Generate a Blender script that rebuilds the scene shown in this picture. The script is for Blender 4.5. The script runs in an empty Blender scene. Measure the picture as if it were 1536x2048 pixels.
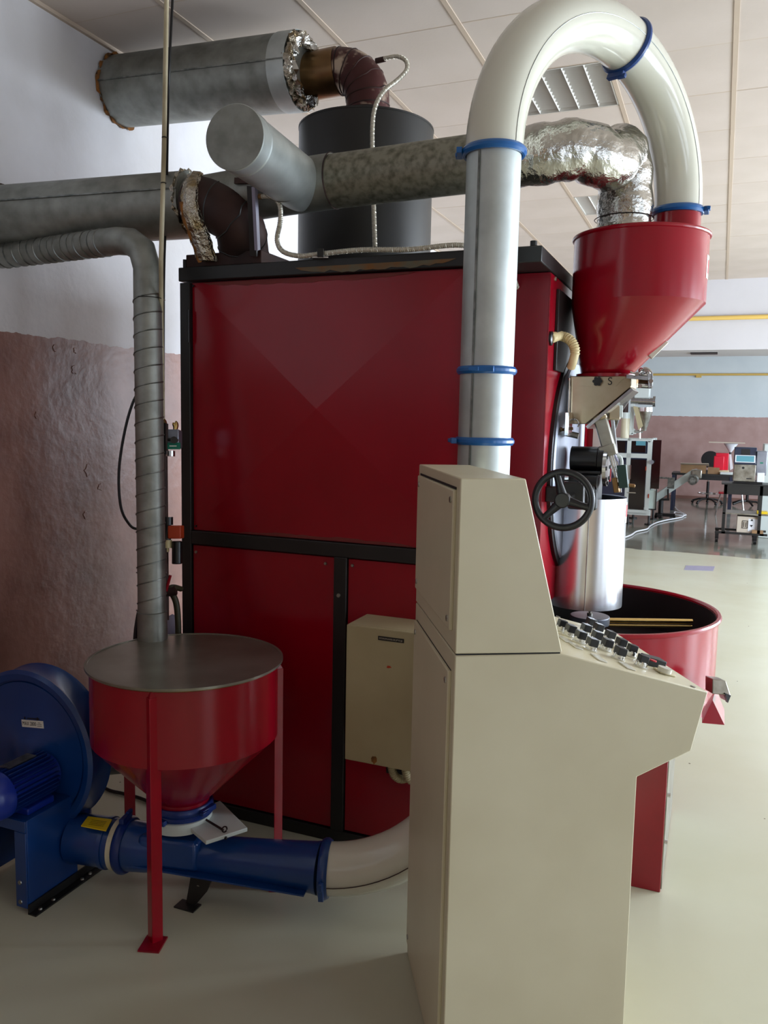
import bpy, math, random
from mathutils import Vector, Matrix
random.seed(7)
scene = bpy.context.scene
col = scene.collection
V = Vector
# ------------------------------------------------------------------ camera
F_PX, PITCH, ROLL, YAW, EYE = 1630.8, .111916, .0203819, .388237, V((0, 0, 1.7))
_f = V((-math.sin(YAW)*math.cos(PITCH), math.cos(YAW)*math.cos(PITCH), -math.sin(PITCH)))
_r = V((math.cos(YAW), math.sin(YAW), 0)); _u = _r.cross(_f)
R_ = _r*math.cos(ROLL)+_u*math.sin(ROLL); U_ = _u*math.cos(ROLL)-_r*math.sin(ROLL)
cam = bpy.data.objects.new('camera', bpy.data.cameras.new('camera')); col.objects.link(cam)
cam.matrix_world = Matrix(((R_.x, U_.x, -_f.x, EYE.x), (R_.y, U_.y, -_f.y, EYE.y), (R_.z, U_.z, -_f.z, EYE.z), (0, 0, 0, 1)))
cam.data.sensor_fit = 'VERTICAL'; cam.data.sensor_height = 36; cam.data.lens = F_PX*36/2048
cam.data.clip_start = .05; cam.data.clip_end = 100
scene.camera = cam
# ------------------------------------------------------------------ light
w = bpy.data.worlds.new('sky'); scene.world = w; w.use_nodes = True
bg = w.node_tree.nodes['Background']; bg.inputs[0].default_value = (.75, .85, 1, 1); bg.inputs[1].default_value = 3.0
def area(name, loc, size, power, color, rot):
    l = bpy.data.lights.new(name, 'AREA'); l.shape = 'RECTANGLE'; l.size, l.size_y = size; l.energy = power; l.color = color
    o = bpy.data.objects.new(name, l); col.objects.link(o); o.location = loc; o.rotation_euler = rot; return o
WX = 5.0                                   # right-hand window wall
WINDOWS = [(-2.2, -.7), (.1, 1.6), (2.4, 3.9), (4.5, 6.0), (6.6, 8.1), (8.7, 10.2), (12.6, 14.4), (15.0, 16.8), (17.4, 19.2)]
WATTS = [13, 16, 74, 280, 320, 290, 125, 125, 125]
def sill(a): return .15 if a < 5 else 1.05
for (a, b), wt in zip(WINDOWS, WATTS):
    area('window_or_fill_light', (WX-.03, (a+b)/2, (sill(a)+2.85)/2), (2.75-sill(a), b-a-.1), wt, (.78, .89, 1), (0, math.pi/2, 0))
# warm fill light added behind the camera, no opening in the back wall
area('window_or_fill_light', (2.4, -3.95, 1.4), (3.0, 2.3), 9, (1, .78, .42), (math.pi/2, 0, 0))
scene.view_settings.view_transform = 'Standard'; scene.view_settings.look = 'None'
scene.view_settings.gamma = 1; scene.view_settings.use_curve_mapping = False
scene.view_settings.exposure = -.12

# ------------------------------------------------------------------ helpers
def ray(x, y): return (x-768)/F_PX*R_-(y-1024)/F_PX*U_+_f
def AT(x, y, w): return EYE+ray(x, y)*w
def ON(x, y, axis, v):
    d = ray(x, y); i = 'XYZ'.index(axis); return EYE+d*((v-EYE[i])/d[i])
def lin(c):
    return tuple(((v/255/12.92) if v/255 <= .04045 else ((v/255+.055)/1.055)**2.4) for v in c)+(1,)
M = {}
def mat(name, rgb, rough=.5, metal=0, rgb2=None, scale=8, detail=4, bump=0, bscale=60, stretch=(1, 1, 1), coat=0, lo=.35, hi=.65, emit=0, trans=0, vor=False, spec=.5, aniso=0):
    m = bpy.data.materials.new(name); m.use_nodes = True; nt = m.node_tree; b = nt.nodes['Principled BSDF']
    b.inputs['Base Color'].default_value = lin(rgb); b.inputs['Roughness'].default_value = rough; b.inputs['Metallic'].default_value = metal
    b.inputs['Coat Weight'].default_value = coat; b.inputs['Coat Roughness'].default_value = .08; b.inputs['Specular IOR Level'].default_value = spec
    b.inputs['Transmission Weight'].default_value = trans; b.inputs['Anisotropic'].default_value = aniso
    if emit: b.inputs['Emission Color'].default_value = lin(rgb); b.inputs['Emission Strength'].default_value = emit
    tc = nt.nodes.new('ShaderNodeTexCoord'); mp = nt.nodes.new('ShaderNodeMapping'); mp.inputs['Scale'].default_value = stretch
    nt.links.new(tc.outputs['Object'], mp.inputs['Vector'])
    if rgb2:
        if vor: n = nt.nodes.new('ShaderNodeTexVoronoi'); n.inputs['Scale'].default_value = scale; out = n.outputs['Color']
        else: n = nt.nodes.new('ShaderNodeTexNoise'); n.inputs['Scale'].default_value = scale; n.inputs['Detail'].default_value = detail; out = n.outputs[0]
        nt.links.new(mp.outputs[0], n.inputs['Vector'])
        cr = nt.nodes.new('ShaderNodeValToRGB'); cr.color_ramp.elements[0].position = lo; cr.color_ramp.elements[1].position = hi
        cr.color_ramp.elements[0].color = lin(rgb); cr.color_ramp.elements[1].color = lin(rgb2)
        nt.links.new(out, cr.inputs[0]); nt.links.new(cr.outputs[0], b.inputs['Base Color'])
    if bump:
        n2 = nt.nodes.new('ShaderNodeTexNoise'); n2.inputs['Scale'].default_value = bscale; n2.inputs['Detail'].default_value = 4
        nt.links.new(mp.outputs[0], n2.inputs['Vector'])
        bp = nt.nodes.new('ShaderNodeBump'); bp.inputs['Strength'].default_value = bump; bp.inputs['Distance'].default_value = .02
        nt.links.new(n2.outputs[0], bp.inputs['Height']); nt.links.new(bp.outputs[0], b.inputs['Normal'])
    M[name] = m; return m
mat('red', (150, 3, 28), .22, rgb2=(141, 3, 25), scale=3, spec=.5)
mat('red_dark', (140, 4, 30), .28, rgb2=(126, 4, 25), scale=4)
mat('black_paint', (30, 29, 28), .42, rgb2=(22, 21, 20), scale=5)
mat('black', (14, 14, 16), .35)
mat('rubber', (20, 20, 22), .38)
mat('cream', (216, 208, 180), .38, rgb2=(208, 199, 170), scale=3)
mat('cream_dark', (206, 195, 160), .45)
mat('beige_box', (186, 174, 138), .5, rgb2=(174, 160, 124), scale=3)
mat('white_pipe', (214, 212, 197), .16, coat=.5)
mat('galv', (150, 152, 148), .42, 1, rgb2=(108, 112, 110), scale=26, vor=False, bump=.03, bscale=30)
mat('galv_aged', (160, 162, 156), .48, .8, rgb2=(128, 130, 124), scale=14, detail=8, bump=.05, bscale=40, lo=.3, hi=.7)
mat('galv_spangle', (150, 148, 134), .5, .7, rgb2=(104, 102, 88), scale=40, detail=8, lo=.4, hi=.7)
mat('galv_light', (200, 206, 204), .5, .75, rgb2=(180, 186, 184), scale=9, detail=6)
mat('steel', (205, 205, 205), .2, 1, rgb2=(180, 180, 182), scale=30, stretch=(1, 1, .03))
mat('steel_rough', (170, 168, 160), .38, 1, rgb2=(130, 126, 116), scale=10, detail=6)
mat('steel_tan', (190, 176, 150), .3, 1, rgb2=(165, 150, 122), scale=5)
mat('steel_polished', (225, 225, 228), .27, 1)
mat('plate_grey', (150, 155, 168), .4, .7, rgb2=(128, 132, 144), scale=5)
mat('foil', (200, 198, 192), .2, 1, rgb2=(170, 166, 158), scale=12, bump=.5, bscale=30, stretch=(1, .5, 1))
mat('foil_torn', (205, 200, 190), .26, 1, rgb2=(150, 130, 95), scale=14, bump=1.0, bscale=50)
mat('rust', (66, 40, 34), .6, .35, rgb2=(40, 26, 25), scale=6, detail=8)
mat('rust_patch', (72, 34, 32), .5, .4, rgb2=(190, 170, 150), scale=7, detail=6, lo=.52, hi=.6)
mat('brass', (150, 118, 78), .3, .9, rgb2=(110, 84, 60), scale=5)
mat('gold_rod', (214, 184, 120), .22, 1)
mat('wool', (150, 96, 40), .9, rgb2=(90, 60, 34), scale=30)
mat('blue', (14, 62, 128), .28, rgb2=(10, 52, 112), scale=3, coat=.2)
mat('blue_clamp', (16, 92, 160), .3, coat=.2)
mat('blue_dark', (12, 44, 112), .33)
mat('motor_blue', (16, 44, 140), .3)
mat('tile', (200, 187, 178), .8, rgb2=(193, 180, 170), scale=2, bump=.02, bscale=90)
mat('grid_bar', (188, 170, 152), .6)
mat('louvre', (205, 202, 196), .4, .2)
mat('lid', (160, 158, 148), .3, .7, rgb2=(134, 130, 116), scale=4)
mat('yellow_label', (236, 200, 20), .5)
mat('white_label', (235, 232, 222), .5)
mat('ink', (22, 20, 20), .6)
mat('red_label', (200, 30, 45), .5)
mat('yellow_pipe', (206, 172, 92), .5)
mat('hose_cream', (226, 208, 160), .45)
mat('conduit', (205, 200, 186), .35, .6)
mat('pole', (190, 178, 148), .5, rgb2=(160, 146, 116), scale=6)
mat('chrome', (215, 215, 215), .12, 1)
mat('dark_glass', (26, 20, 20), .1, spec=.7)
mat('frame_white', (206, 214, 210), .45)
mat('belt', (196, 212, 204), .45)
mat('cardboard', (150, 118, 84), .8, rgb2=(136, 104, 72), scale=6)
mat('cardboard_light', (196, 184, 168), .8)
mat('grinder_red', (216, 16, 50), .35)
mat('funnel_white', (226, 228, 234), .4)
mat('screen', (90, 150, 165), .3)
mat('screen_dark', (40, 46, 66), .3)
mat('green_box', (30, 62, 58), .4)
mat('green_tag', (10, 120, 96), .4)
mat('orange', (176, 58, 20), .5)
mat('hose_green', (58, 56, 36), .5)
mat('lilac_plastic', (150, 146, 170), .35)
mat('lamp_glow', (245, 250, 255), .5, emit=9)
mat('plastic_clear', (206, 202, 186), .25, spec=.6)
mat('stain_primer', (96, 92, 76), .7, rgb2=(120, 78, 34), scale=14)
mat('scuff', (120, 40, 36), .6)
mat('soot', (70, 6, 14), .5)
mat('plaster_crack', (120, 84, 74), .6)

def wall_mat(name, zsplit, top, top2, bot, bot2, bump=.35):
    m = bpy.data.materials.new(name); m.use_nodes = True; nt = m.node_tree; b = nt.nodes['Principled BSDF']
    g = nt.nodes.new('ShaderNodeNewGeometry'); s = nt.nodes.new('ShaderNodeSeparateXYZ'); nt.links.new(g.outputs['Position'], s.inputs[0])
    def noise(sc, c1, c2, lo=.35, hi=.65, det=5):
        n = nt.nodes.new('ShaderNodeTexNoise'); n.inputs['Scale'].default_value = sc; n.inputs['Detail'].default_value = det
        nt.links.new(g.outputs['Position'], n.inputs['Vector'])
        cr = nt.nodes.new('ShaderNodeValToRGB'); cr.color_ramp.elements[0].position = lo; cr.color_ramp.elements[1].position = hi
        cr.color_ramp.elements[0].color = lin(c1); cr.color_ramp.elements[1].color = lin(c2); nt.links.new(n.outputs[0], cr.inputs[0]); return cr, n
    a, n1 = noise(1.6, top, top2); c, n2 = noise(3.2, bot, bot2)
    jn = nt.nodes.new('ShaderNodeTexNoise'); jn.inputs['Scale'].default_value = 14; nt.links.new(g.outputs['Position'], jn.inputs['Vector'])
    ma = nt.nodes.new('ShaderNodeMath'); ma.operation = 'MULTIPLY_ADD'; ma.inputs[1].default_value = .03; nt.links.new(jn.outputs[0], ma.inputs[0]); nt.links.new(s.outputs[2], ma.inputs[2])
    gt = nt.nodes.new('ShaderNodeMath'); gt.operation = 'GREATER_THAN'; gt.inputs[1].default_value = zsplit+.015; nt.links.new(ma.outputs[0], gt.inputs[0])
    mx = nt.nodes.new('ShaderNodeMix'); mx.data_type = 'RGBA'
    nt.links.new(gt.outputs[0], mx.inputs[0]); nt.links.new(c.outputs[0], mx.inputs[6]); nt.links.new(a.outputs[0], mx.inputs[7]); nt.links.new(mx.outputs[2], b.inputs['Base Color'])
    rr = nt.nodes.new('ShaderNodeMapRange'); rr.inputs[3].default_value = .33; rr.inputs[4].default_value = .75; nt.links.new(gt.outputs[0], rr.inputs[0]); nt.links.new(rr.outputs[0], b.inputs['Roughness'])
    bn = nt.nodes.new('ShaderNodeTexNoise'); bn.inputs['Scale'].default_value = 16; bn.inputs['Detail'].default_value = 7; nt.links.new(g.outputs['Position'], bn.inputs['Vector'])
    bp = nt.nodes.new('ShaderNodeBump'); bp.inputs['Strength'].default_value = bump; bp.inputs['Distance'].default_value = .02
    nt.links.new(bn.outputs[0], bp.inputs['Height']); nt.links.new(bp.outputs[0], b.inputs['Normal'])
    M[name] = m; return m
wall_mat('wall_left', 2.06, (216, 214, 219), (202, 198, 199), (150, 108, 96), (122, 84, 74), .16)
wall_mat('wall_far', 1.94, (206, 214, 216), (198, 207, 210), (172, 142, 136), (160, 128, 122), .05)
wall_mat('wall_plain', 0, (192, 189, 192), (187, 184, 186), (150, 112, 100), (150, 112, 100), .05)

def floor_mat():
    m = bpy.data.materials.new('floor'); m.use_nodes = True; nt = m.node_tree; b = nt.nodes['Principled BSDF']
    g = nt.nodes.new('ShaderNodeNewGeometry'); s = nt.nodes.new('ShaderNodeSeparateXYZ'); nt.links.new(g.outputs['Position'], s.inputs[0])
    n = nt.nodes.new('ShaderNodeTexNoise'); n.inputs['Scale'].default_value = 1.3; n.inputs['Detail'].default_value = 6; nt.links.new(g.outputs['Position'], n.inputs['Vector'])
    c1 = nt.nodes.new('ShaderNodeValToRGB'); c1.color_ramp.elements[0].position = .3; c1.color_ramp.elements[1].position = .7
    c1.color_ramp.elements[0].color = lin((188, 186, 162)); c1.color_ramp.elements[1].color = lin((196, 196, 176)); nt.links.new(n.outputs[0], c1.inputs[0])
    c2 = nt.nodes.new('ShaderNodeValToRGB'); c2.color_ramp.elements[0].position = .3; c2.color_ramp.elements[1].position = .7
    c2.color_ramp.elements[0].color = lin((104, 96, 84)); c2.color_ramp.elements[1].color = lin((132, 138, 128)); nt.links.new(n.outputs[0], c2.inputs[0])
    ma = nt.nodes.new('ShaderNodeMath'); ma.operation = 'MULTIPLY_ADD'; ma.inputs[1].default_value = .5; nt.links.new(n.outputs[0], ma.inputs[0]); nt.links.new(s.outputs[1], ma.inputs[2])
    gt = nt.nodes.new('ShaderNodeMath'); gt.operation = 'GREATER_THAN'; gt.inputs[1].default_value = 11.9; nt.links.new(ma.outputs[0], gt.inputs[0])
    mx = nt.nodes.new('ShaderNodeMix'); mx.data_type = 'RGBA'; nt.links.new(gt.outputs[0], mx.inputs[0]); nt.links.new(c1.outputs[0], mx.inputs[6]); nt.links.new(c2.outputs[0], mx.inputs[7])
    # scattered specks of chaff
    vo = nt.nodes.new('ShaderNodeTexVoronoi'); vo.inputs['Scale'].default_value = 9; nt.links.new(g.outputs['Position'], vo.inputs['Vector'])
    sp = nt.nodes.new('ShaderNodeMath'); sp.operation = 'LESS_THAN'; sp.inputs[1].default_value = .045; nt.links.new(vo.outputs['Distance'], sp.inputs[0])
    n3 = nt.nodes.new('ShaderNodeTexNoise'); n3.inputs['Scale'].default_value = 2.2; nt.links.new(g.outputs['Position'], n3.inputs['Vector'])
    g3 = nt.nodes.new('ShaderNodeMath'); g3.operation = 'GREATER_THAN'; g3.inputs[1].default_value = .58; nt.links.new(n3.outputs[0], g3.inputs[0])
    mm = nt.nodes.new('ShaderNodeMath'); mm.operation = 'MULTIPLY'; nt.links.new(sp.outputs[0], mm.inputs[0]); nt.links.new(g3.outputs[0], mm.inputs[1])
    mx2 = nt.nodes.new('ShaderNodeMix'); mx2.data_type = 'RGBA'; nt.links.new(mm.outputs[0], mx2.inputs[0]); nt.links.new(mx.outputs[2], mx2.inputs[6]); mx2.inputs[7].default_value = lin((88, 78, 60))
    nt.links.new(mx2.outputs[2], b.inputs['Base Color'])
    b.inputs['Roughness'].default_value = .2; b.inputs['Specular IOR Level'].default_value = .5
    r = nt.nodes.new('ShaderNodeMapRange'); r.inputs[3].default_value = .26; r.inputs[4].default_value = .12; nt.links.new(gt.outputs[0], r.inputs[0]); nt.links.new(r.outputs[0], b.inputs['Roughness'])
    bn = nt.nodes.new('ShaderNodeTexNoise'); bn.inputs['Scale'].default_value = 3; bn.inputs['Detail'].default_value = 2; nt.links.new(g.outputs['Position'], bn.inputs['Vector'])
    bp = nt.nodes.new('ShaderNodeBump'); bp.inputs['Strength'].default_value = .03; bp.inputs['Distance'].default_value = .05
    nt.links.new(bn.outputs[0], bp.inputs['Height']); nt.links.new(bp.outputs[0], b.inputs['Normal'])
    M['floor'] = m
floor_mat()
def lid_like(): pass

ORG = {}
def frame_of(d):
    d = V(d).normalized(); a = V((0, 0, 1)) if abs(d.z) < .9 else V((1, 0, 0))
    x = a.cross(d).normalized(); return x, d.cross(x), d
class MB:
    def __init__(s): s.v = []; s.f = []
    def add(s, vs, fs):
        o = len(s.v); s.v += [V(p) for p in vs]; s.f += [tuple(i+o for i in f) for f in fs]; return s
    def box(s, x0, x1, y0, y1, z0, z1):
        return s.obox(((x0+x1)/2, (y0+y1)/2, (z0+z1)/2), (abs(x1-x0)/2, 0, 0), (0, abs(y1-y0)/2, 0), (0, 0, abs(z1-z0)/2))
    def obox(s, c, a, b, d):
        c, a, b, d = V(c), V(a), V(b), V(d)
        vs = [c+a*i+b*j+d*k for k in (-1, 1) for j in (-1, 1) for i in (-1, 1)]
        return s.add(vs, [(0, 2, 3, 1), (4, 5, 7, 6), (0, 1, 5, 4), (2, 6, 7, 3), (0, 4, 6, 2), (1, 3, 7, 5)])
    def beam(s, p, q, w, h, up=(0, 0, 1)):
        p, q = V(p), V(q); d = (q-p); l = d.length; d.normalize(); x = d.cross(V(up))
        if x.length < 1e-3: x = d.cross(V((0, 1, 0)))
        x.normalize(); z = x.cross(d)
        return s.obox((p+q)/2, x*w/2, d*l/2, z*h/2)
    def prism(s, poly, ext):
        n = len(poly); e = V(ext); P = [V(p) for p in poly]
        return s.add(P+[p+e for p in P], [tuple(range(n))[::-1], tuple(range(n, 2*n))]+[(i, (i+1) % n, n+(i+1) % n, n+i) for i in range(n)])
    def loft(s, rings, close=False, cap0=True, cap1=True):
        n = len(rings[0]); o = len(s.v)
        for r in rings: s.v += [V(p) for p in r]
        m = len(rings)
        for k in range(m if close else m-1):
            for i in range(n):
                a = o+k*n; b = o+((k+1) % m)*n; s.f.append((a+i, a+(i+1) % n, b+(i+1) % n, b+i))
        if not close:
            if cap0: s.f.append(tuple(range(o, o+n))[::-1])
            if cap1: s.f.append(tuple(range(o+(m-1)*n, o+m*n)))
        return s
    def circ(s, c, x, y, r, n): return [V(c)+x*(r*math.cos(2*math.pi*i/n))+y*(r*math.sin(2*math.pi*i/n)) for i in range(n)]
    def cyl(s, p, q, r, r2=None, n=32, caps=True):
        x, y, d = frame_of(V(q)-V(p)); r2 = r if r2 is None else r2
        return s.loft([s.circ(p, x, y, r, n), s.circ(q, x, y, r2, n)], cap0=caps, cap1=caps)
    def lathe(s, o, axis, prof, n=48, close=True, caps=False):
        x, y, d = frame_of(axis); o = V(o)
        return s.loft([s.circ(o+d*h, x, y, r, n) for r, h in prof], close=close, cap0=caps, cap1=caps)
    def tube(s, pts, r, n=24, caps=True, close=False, jitter=0):
        P = [V(p) for p in pts]; m = len(P); rs = r if isinstance(r, (list, tuple)) else [r]*m
        T = []
        for i in range(m):
            a = P[i-1] if (i or close) else P[i]; b = P[(i+1) % m] if (i < m-1 or close) else P[i]; T.append((b-a).normalized())
        x, y, _ = frame_of(T[0]); rings = []
        for i in range(m):
            if i:
                q = T[i-1].rotation_difference(T[i]); x = q @ x; x = (x-T[i]*x.dot(T[i])).normalized(); y = T[i].cross(x)
            ring = []
            for k in range(n):
                a = 2*math.pi*k/n; rr = rs[i]*(1+random.uniform(-jitter, jitter)); ring.append(P[i]+x*(rr*math.cos(a))+y*(rr*math.sin(a)))
            rings.append(ring)
        return s.loft(rings, close=close, cap0=caps, cap1=caps)
    def sphere(s, c, r, n=16, sc=(1, 1, 1)):
        rings = [[V(c)+V((math.cos(2*math.pi*i/n)*math.sin(t)*r*sc[0], math.sin(2*math.pi*i/n)*math.sin(t)*r*sc[1], math.cos(t)*r*sc[2])) for i in range(n)] for t in [math.pi*(k+.001)/(n//2+.002) for k in range(n//2+1)]]
        return s.loft(rings)
def wloc(o):
    return ORG.get(o.name, V((0, 0, 0)))
def mesh_of(mb, m, org=V((0, 0, 0)), smooth=35):
    me = bpy.data.meshes.new('mesh'); me.from_pydata([v-org for v in mb.v], [], mb.f)
    me.validate(); me.update()
    import bmesh
    b = bmesh.new(); b.from_mesh(me); bmesh.ops.recalc_face_normals(b, faces=b.faces); b.to_mesh(me); b.free()
    me.materials.append(M[m])
    me.polygons.foreach_set('use_smooth', [True]*len(me.polygons)); me.set_sharp_from_angle(angle=math.radians(smooth)); return me
def link(o, parent, org):
    col.objects.link(o)
    if parent: o.parent = parent
    ORG[o.name] = org
def part(name, mb, m, parent, label=None, bev=0, at=None, smooth=35, kind=None):
    org = wloc(parent) if at is None else V(at)
    me = mesh_of(mb, m, org, smooth); o = bpy.data.objects.new(name, me)
    link(o, parent, org)
    if at is not None: o.location = org-wloc(parent)
    if label: o['label'] = label
    if kind: o['kind'] = kind
    if bev:
        b = o.modifiers.new('bevel', 'BEVEL'); b.width = bev; b.segments = 2; b.limit_method = 'ANGLE'; b.angle_limit = .7
    return o
def again(o, parent, off):           # copy a single-mesh part, moved by off
    c = o.copy(); col.objects.link(c); c.parent = parent; c.location = o.location+V(off); ORG[c.name] = wloc(o)+V(off); return c
def thing(name, label, cat, loc, group=None):
    o = bpy.data.objects.new(name, None); col.objects.link(o); o.location = loc; o.empty_display_size = .05
    o['label'] = label; o['category'] = cat
    if group: o['group'] = group
    ORG[o.name] = V(loc); return o
def solo(name, mb, m, label, cat, bev=0, group=None, smooth=35, loc=None):
    org = V(loc) if loc is not None else V(mb.v[0]); me = mesh_of(mb, m, org, smooth); o = bpy.data.objects.new(name, me); link(o, None, org); o.location = org
    o['label'] = label; o['category'] = cat
    if group: o['group'] = group
    if bev:
        b = o.modifiers.new('bevel', 'BEVEL'); b.width = bev; b.segments = 2; b.limit_method = 'ANGLE'; b.angle_limit = .7
    return o
def struct(name, mb, m, parent=None, smooth=35):
    me = mesh_of(mb, m, V((0, 0, 0)), smooth); o = bpy.data.objects.new(name, me); link(o, parent, V((0, 0, 0)))
    if not parent: o['kind'] = 'structure'
    return o
def text(name, body, m, parent, c, xdir, ydir, h, label=None, wscale=1):
    cu = bpy.data.curves.new('lettering', 'FONT'); cu.body = body; cu.size = h*1.4; cu.extrude = .0002; cu.align_x = 'CENTER'; cu.align_y = 'CENTER'
    tmp = bpy.data.objects.new('tmp_text', cu); col.objects.link(tmp); bpy.context.view_layer.update()
    me = bpy.data.meshes.new_from_object(tmp.evaluated_get(bpy.context.evaluated_depsgraph_get())); bpy.data.objects.remove(tmp)
    x, y = V(xdir).normalized(), V(ydir).normalized(); z = x.cross(y); c = V(c)
    for v in me.vertices: v.co = c+x*(v.co.x*wscale)+y*v.co.y+z*v.co.z-wloc(parent)
    me.materials.clear(); me.materials.append(M[m]); o = bpy.data.objects.new(name, me); link(o, parent, wloc(parent))
    if label: o['label'] = label
    return o
def smooth_path(pts, k=6, closed=False):
    P = [V(p) for p in pts]; out = []; n = len(P)
    for i in range(n-1):
        a = P[max(i-1, 0)]; b = P[i]; c = P[i+1]; d = P[min(i+2, n-1)]
        for j in range(k):
            t = j/k; out.append(.5*((2*b)+(c-a)*t+(2*a-5*b+4*c-d)*t*t+(3*b-a-3*c+d)*t**3))
    out.append(P[-1]); return out
def arc(c, a, b, t0, t1, n):
    return [V(c)+V(a)*math.cos(t0+(t1-t0)*i/n)+V(b)*math.sin(t0+(t1-t0)*i/n) for i in range(n+1)]
def helix_on(path, r, pitch, rr, n=20, nside=5):
    """raised spiral seam round a pipe path"""
    P = [V(p) for p in path]; L = [0]
    for i in range(1, len(P)): L.append(L[-1]+(P[i]-P[i-1]).length)
    tot = L[-1]; steps = int(tot/pitch*n); pts = []; j = 0
    T0 = (P[1]-P[0]).normalized(); x, y, _ = frame_of(T0); prev = T0
    for s in range(steps+1):
        d = tot*s/steps
        while j < len(L)-2 and L[j+1] < d: j += 1
        t = (d-L[j])/max(L[j+1]-L[j], 1e-6); c = P[j].lerp(P[j+1], min(t, 1)); T = (P[j+1]-P[j]).normalized()
        q = prev.rotation_difference(T); x = q @ x; x = (x-T*x.dot(T)).normalized(); y = T.cross(x); prev = T
        a = 2*math.pi*s/n; pts.append(c+x*(r*math.cos(a))+y*(r*math.sin(a)))
    return MB().tube(pts, rr, n=nside)
def bolt(parent, c, d, r=.006, m='steel_rough', name='screw'):
    c, d = V(c), V(d).normalized()
    return part(name, MB().cyl(c-d*.001, c+d*.004, r, r*.8, n=8), m, parent)
def clamp(parent, c, d, r, latch, m='blue_clamp', w=.012, name='pipe_clamp'):
    d = V(d).normalized(); c = V(c)
    o = part(name, MB().lathe(c, d, [(r-.001, -w), (r+.006, -w), (r+.012, -w*.35), (r+.012, w*.35), (r+.006, w), (r-.001, w)], n=48), m, parent)
    l = V(latch); l = (l-d*l.dot(d)).normalized(); t = d.cross(l)
    lb = MB().obox(c+l*(r+.016)+t*.005, l*.009, t*.034, d*.009).obox(c+l*(r+.024)-t*.022, l*.007, t*.016, d*.006)
    part('latch', lb, m, o, bev=.002); return o

# ------------------------------------------------------------------ room shell
CZ = 3.55; XL = -2.976; YB = 11.33; YF = 20.6; BZ = 2.676
struct('floor', MB().box(XL-.2, WX+.2, -4.2, YF+.2, -.1, 0), 'floor')
struct('wall_left', MB().box(XL-.2, XL, -4.2, YF+.2, 0, CZ+.1), 'wall_left')
struct('wall_far', MB().box(XL, WX, YF, YF+.2, 0, CZ+.1), 'wall_far')
struct('wall_back', MB().box(XL, WX, -4.2, -4, 0, CZ+.1), 'wall_left')
rw = MB(); ys = [-4.0]
for (a, b) in WINDOWS:
    rw.box(WX, WX+.2, ys[-1], a, 0, CZ+.1); rw.box(WX, WX+.2, a, b, 0, sill(a)); rw.box(WX, WX+.2, a, b, 2.85, CZ+.1); ys.append(b)
rw.box(WX, WX+.2, ys[-1], YF, 0, CZ+.1)
struct('wall_right', rw, 'wall_left')
for k, (a, b) in enumerate(WINDOWS):
    fr = MB(); x = WX+.1
    fr.box(x-.03, x+.03, a, a+.06, sill(a), 2.85).box(x-.03, x+.03, b-.06, b, sill(a), 2.85).box(x-.03, x+.03, a, b, sill(a), sill(a)+.06).box(x-.03, x+.03, a, b, 2.79, 2.85).box(x-.03, x+.03, (a+b)/2-.03, (a+b)/2+.03, sill(a), 2.8)
    struct('window_%d' % (k+1), fr, 'frame_white')
struct('wall_bulkhead', MB().box(XL, WX, YB, YB+1.05, BZ, CZ+.1), 'wall_plain')
# grille let into the underside of the bulkhead beam
a = ON(1380, 703, 'Z', BZ); b_ = ON(1435, 703, 'Z', BZ)
vent = MB().box(a.x, b_.x, YB+.35, YB+.6, BZ-.012, BZ)
vt = solo('vent_grille', vent, 'black', 'small dark vent slot in the grey underside of the bulkhead beam', 'vent')
# suspended ceiling: grid bars and tiles, each a part of the ceiling
XG = [-.049+.6*k for k in range(-5, 4)]; YG = [4.48+.625*k for k in range(-4, 12)]
ceil = struct('ceiling', MB().box(XL-.2, WX+.2, -4.2, YF+.2, CZ+.03, CZ+.15), 'tile')
LIGHTCELLS = {}
tile_mesh = None
xs = XG; ysg = YG
tm = None
def cell(i, j): return (xs[i], xs[i+1], ysg[j], ysg[j+1])
fix_cells = []
for i in range(len(xs)-1):
    for j in range(len(ysg)-1):
        x0, x1, y0, y1 = cell(i, j); cx, cy = (x0+x1)/2, (y0+y1)/2
        if abs(cx+.95) < .1 and abs(cy-4.8) < .2: fix_cells.append((x0, x1, y0, y1)); continue
        if abs(cx+.95) < .1 and abs(cy-7.28) < .2: fix_cells.append((x0, x1, y0, y1)); continue
        if x0 < XL: x0 = XL
        wq, hq = x1-x0, y1-y0
        if tm is None or wq < .55:
            t = MB(); t.v = []
            t.box(-wq/2+.011, wq/2-.011, -hq/2+.003, hq/2-.003, -.006, .02)
            me = mesh_of(t, 'tile')
            if wq >= .55: tm = me
        else: me = tm
        o = bpy.data.objects.new('ceiling_tile', me); col.objects.link(o); o.parent = ceil; o.location = ((x0+x1)/2, cy, CZ+.004+random.uniform(-.001, .001))
gx = None
for x in xs:
    if x < XL: continue
    o = part('grid_bar', MB().box(x-.012, x+.012, -4, YB, CZ-.006, CZ+.03), 'grid_bar', ceil)
for y in ysg:
    part('grid_bar', MB().box(XL, WX, y-.004, y+.004, CZ-.002, CZ+.028), 'grid_bar', ceil)
rest = MB()
for yy in range(-4, 2): rest.box(XL, xs[-1], yy*.99, yy*.99+.98, CZ-.003, CZ+.02)
for k in range(5): rest.box(xs[-1]+.61*k+.011, min(xs[-1]+.61*k+.6, WX), -4, YB, CZ-.003, CZ+.02)
part('ceiling_tile', rest, 'tile', ceil, kind='stuff')
part('edge_trim', MB().box(XL, XL+.018, -4, YB, CZ-.02, CZ+.02), 'grid_bar', ceil)
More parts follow.
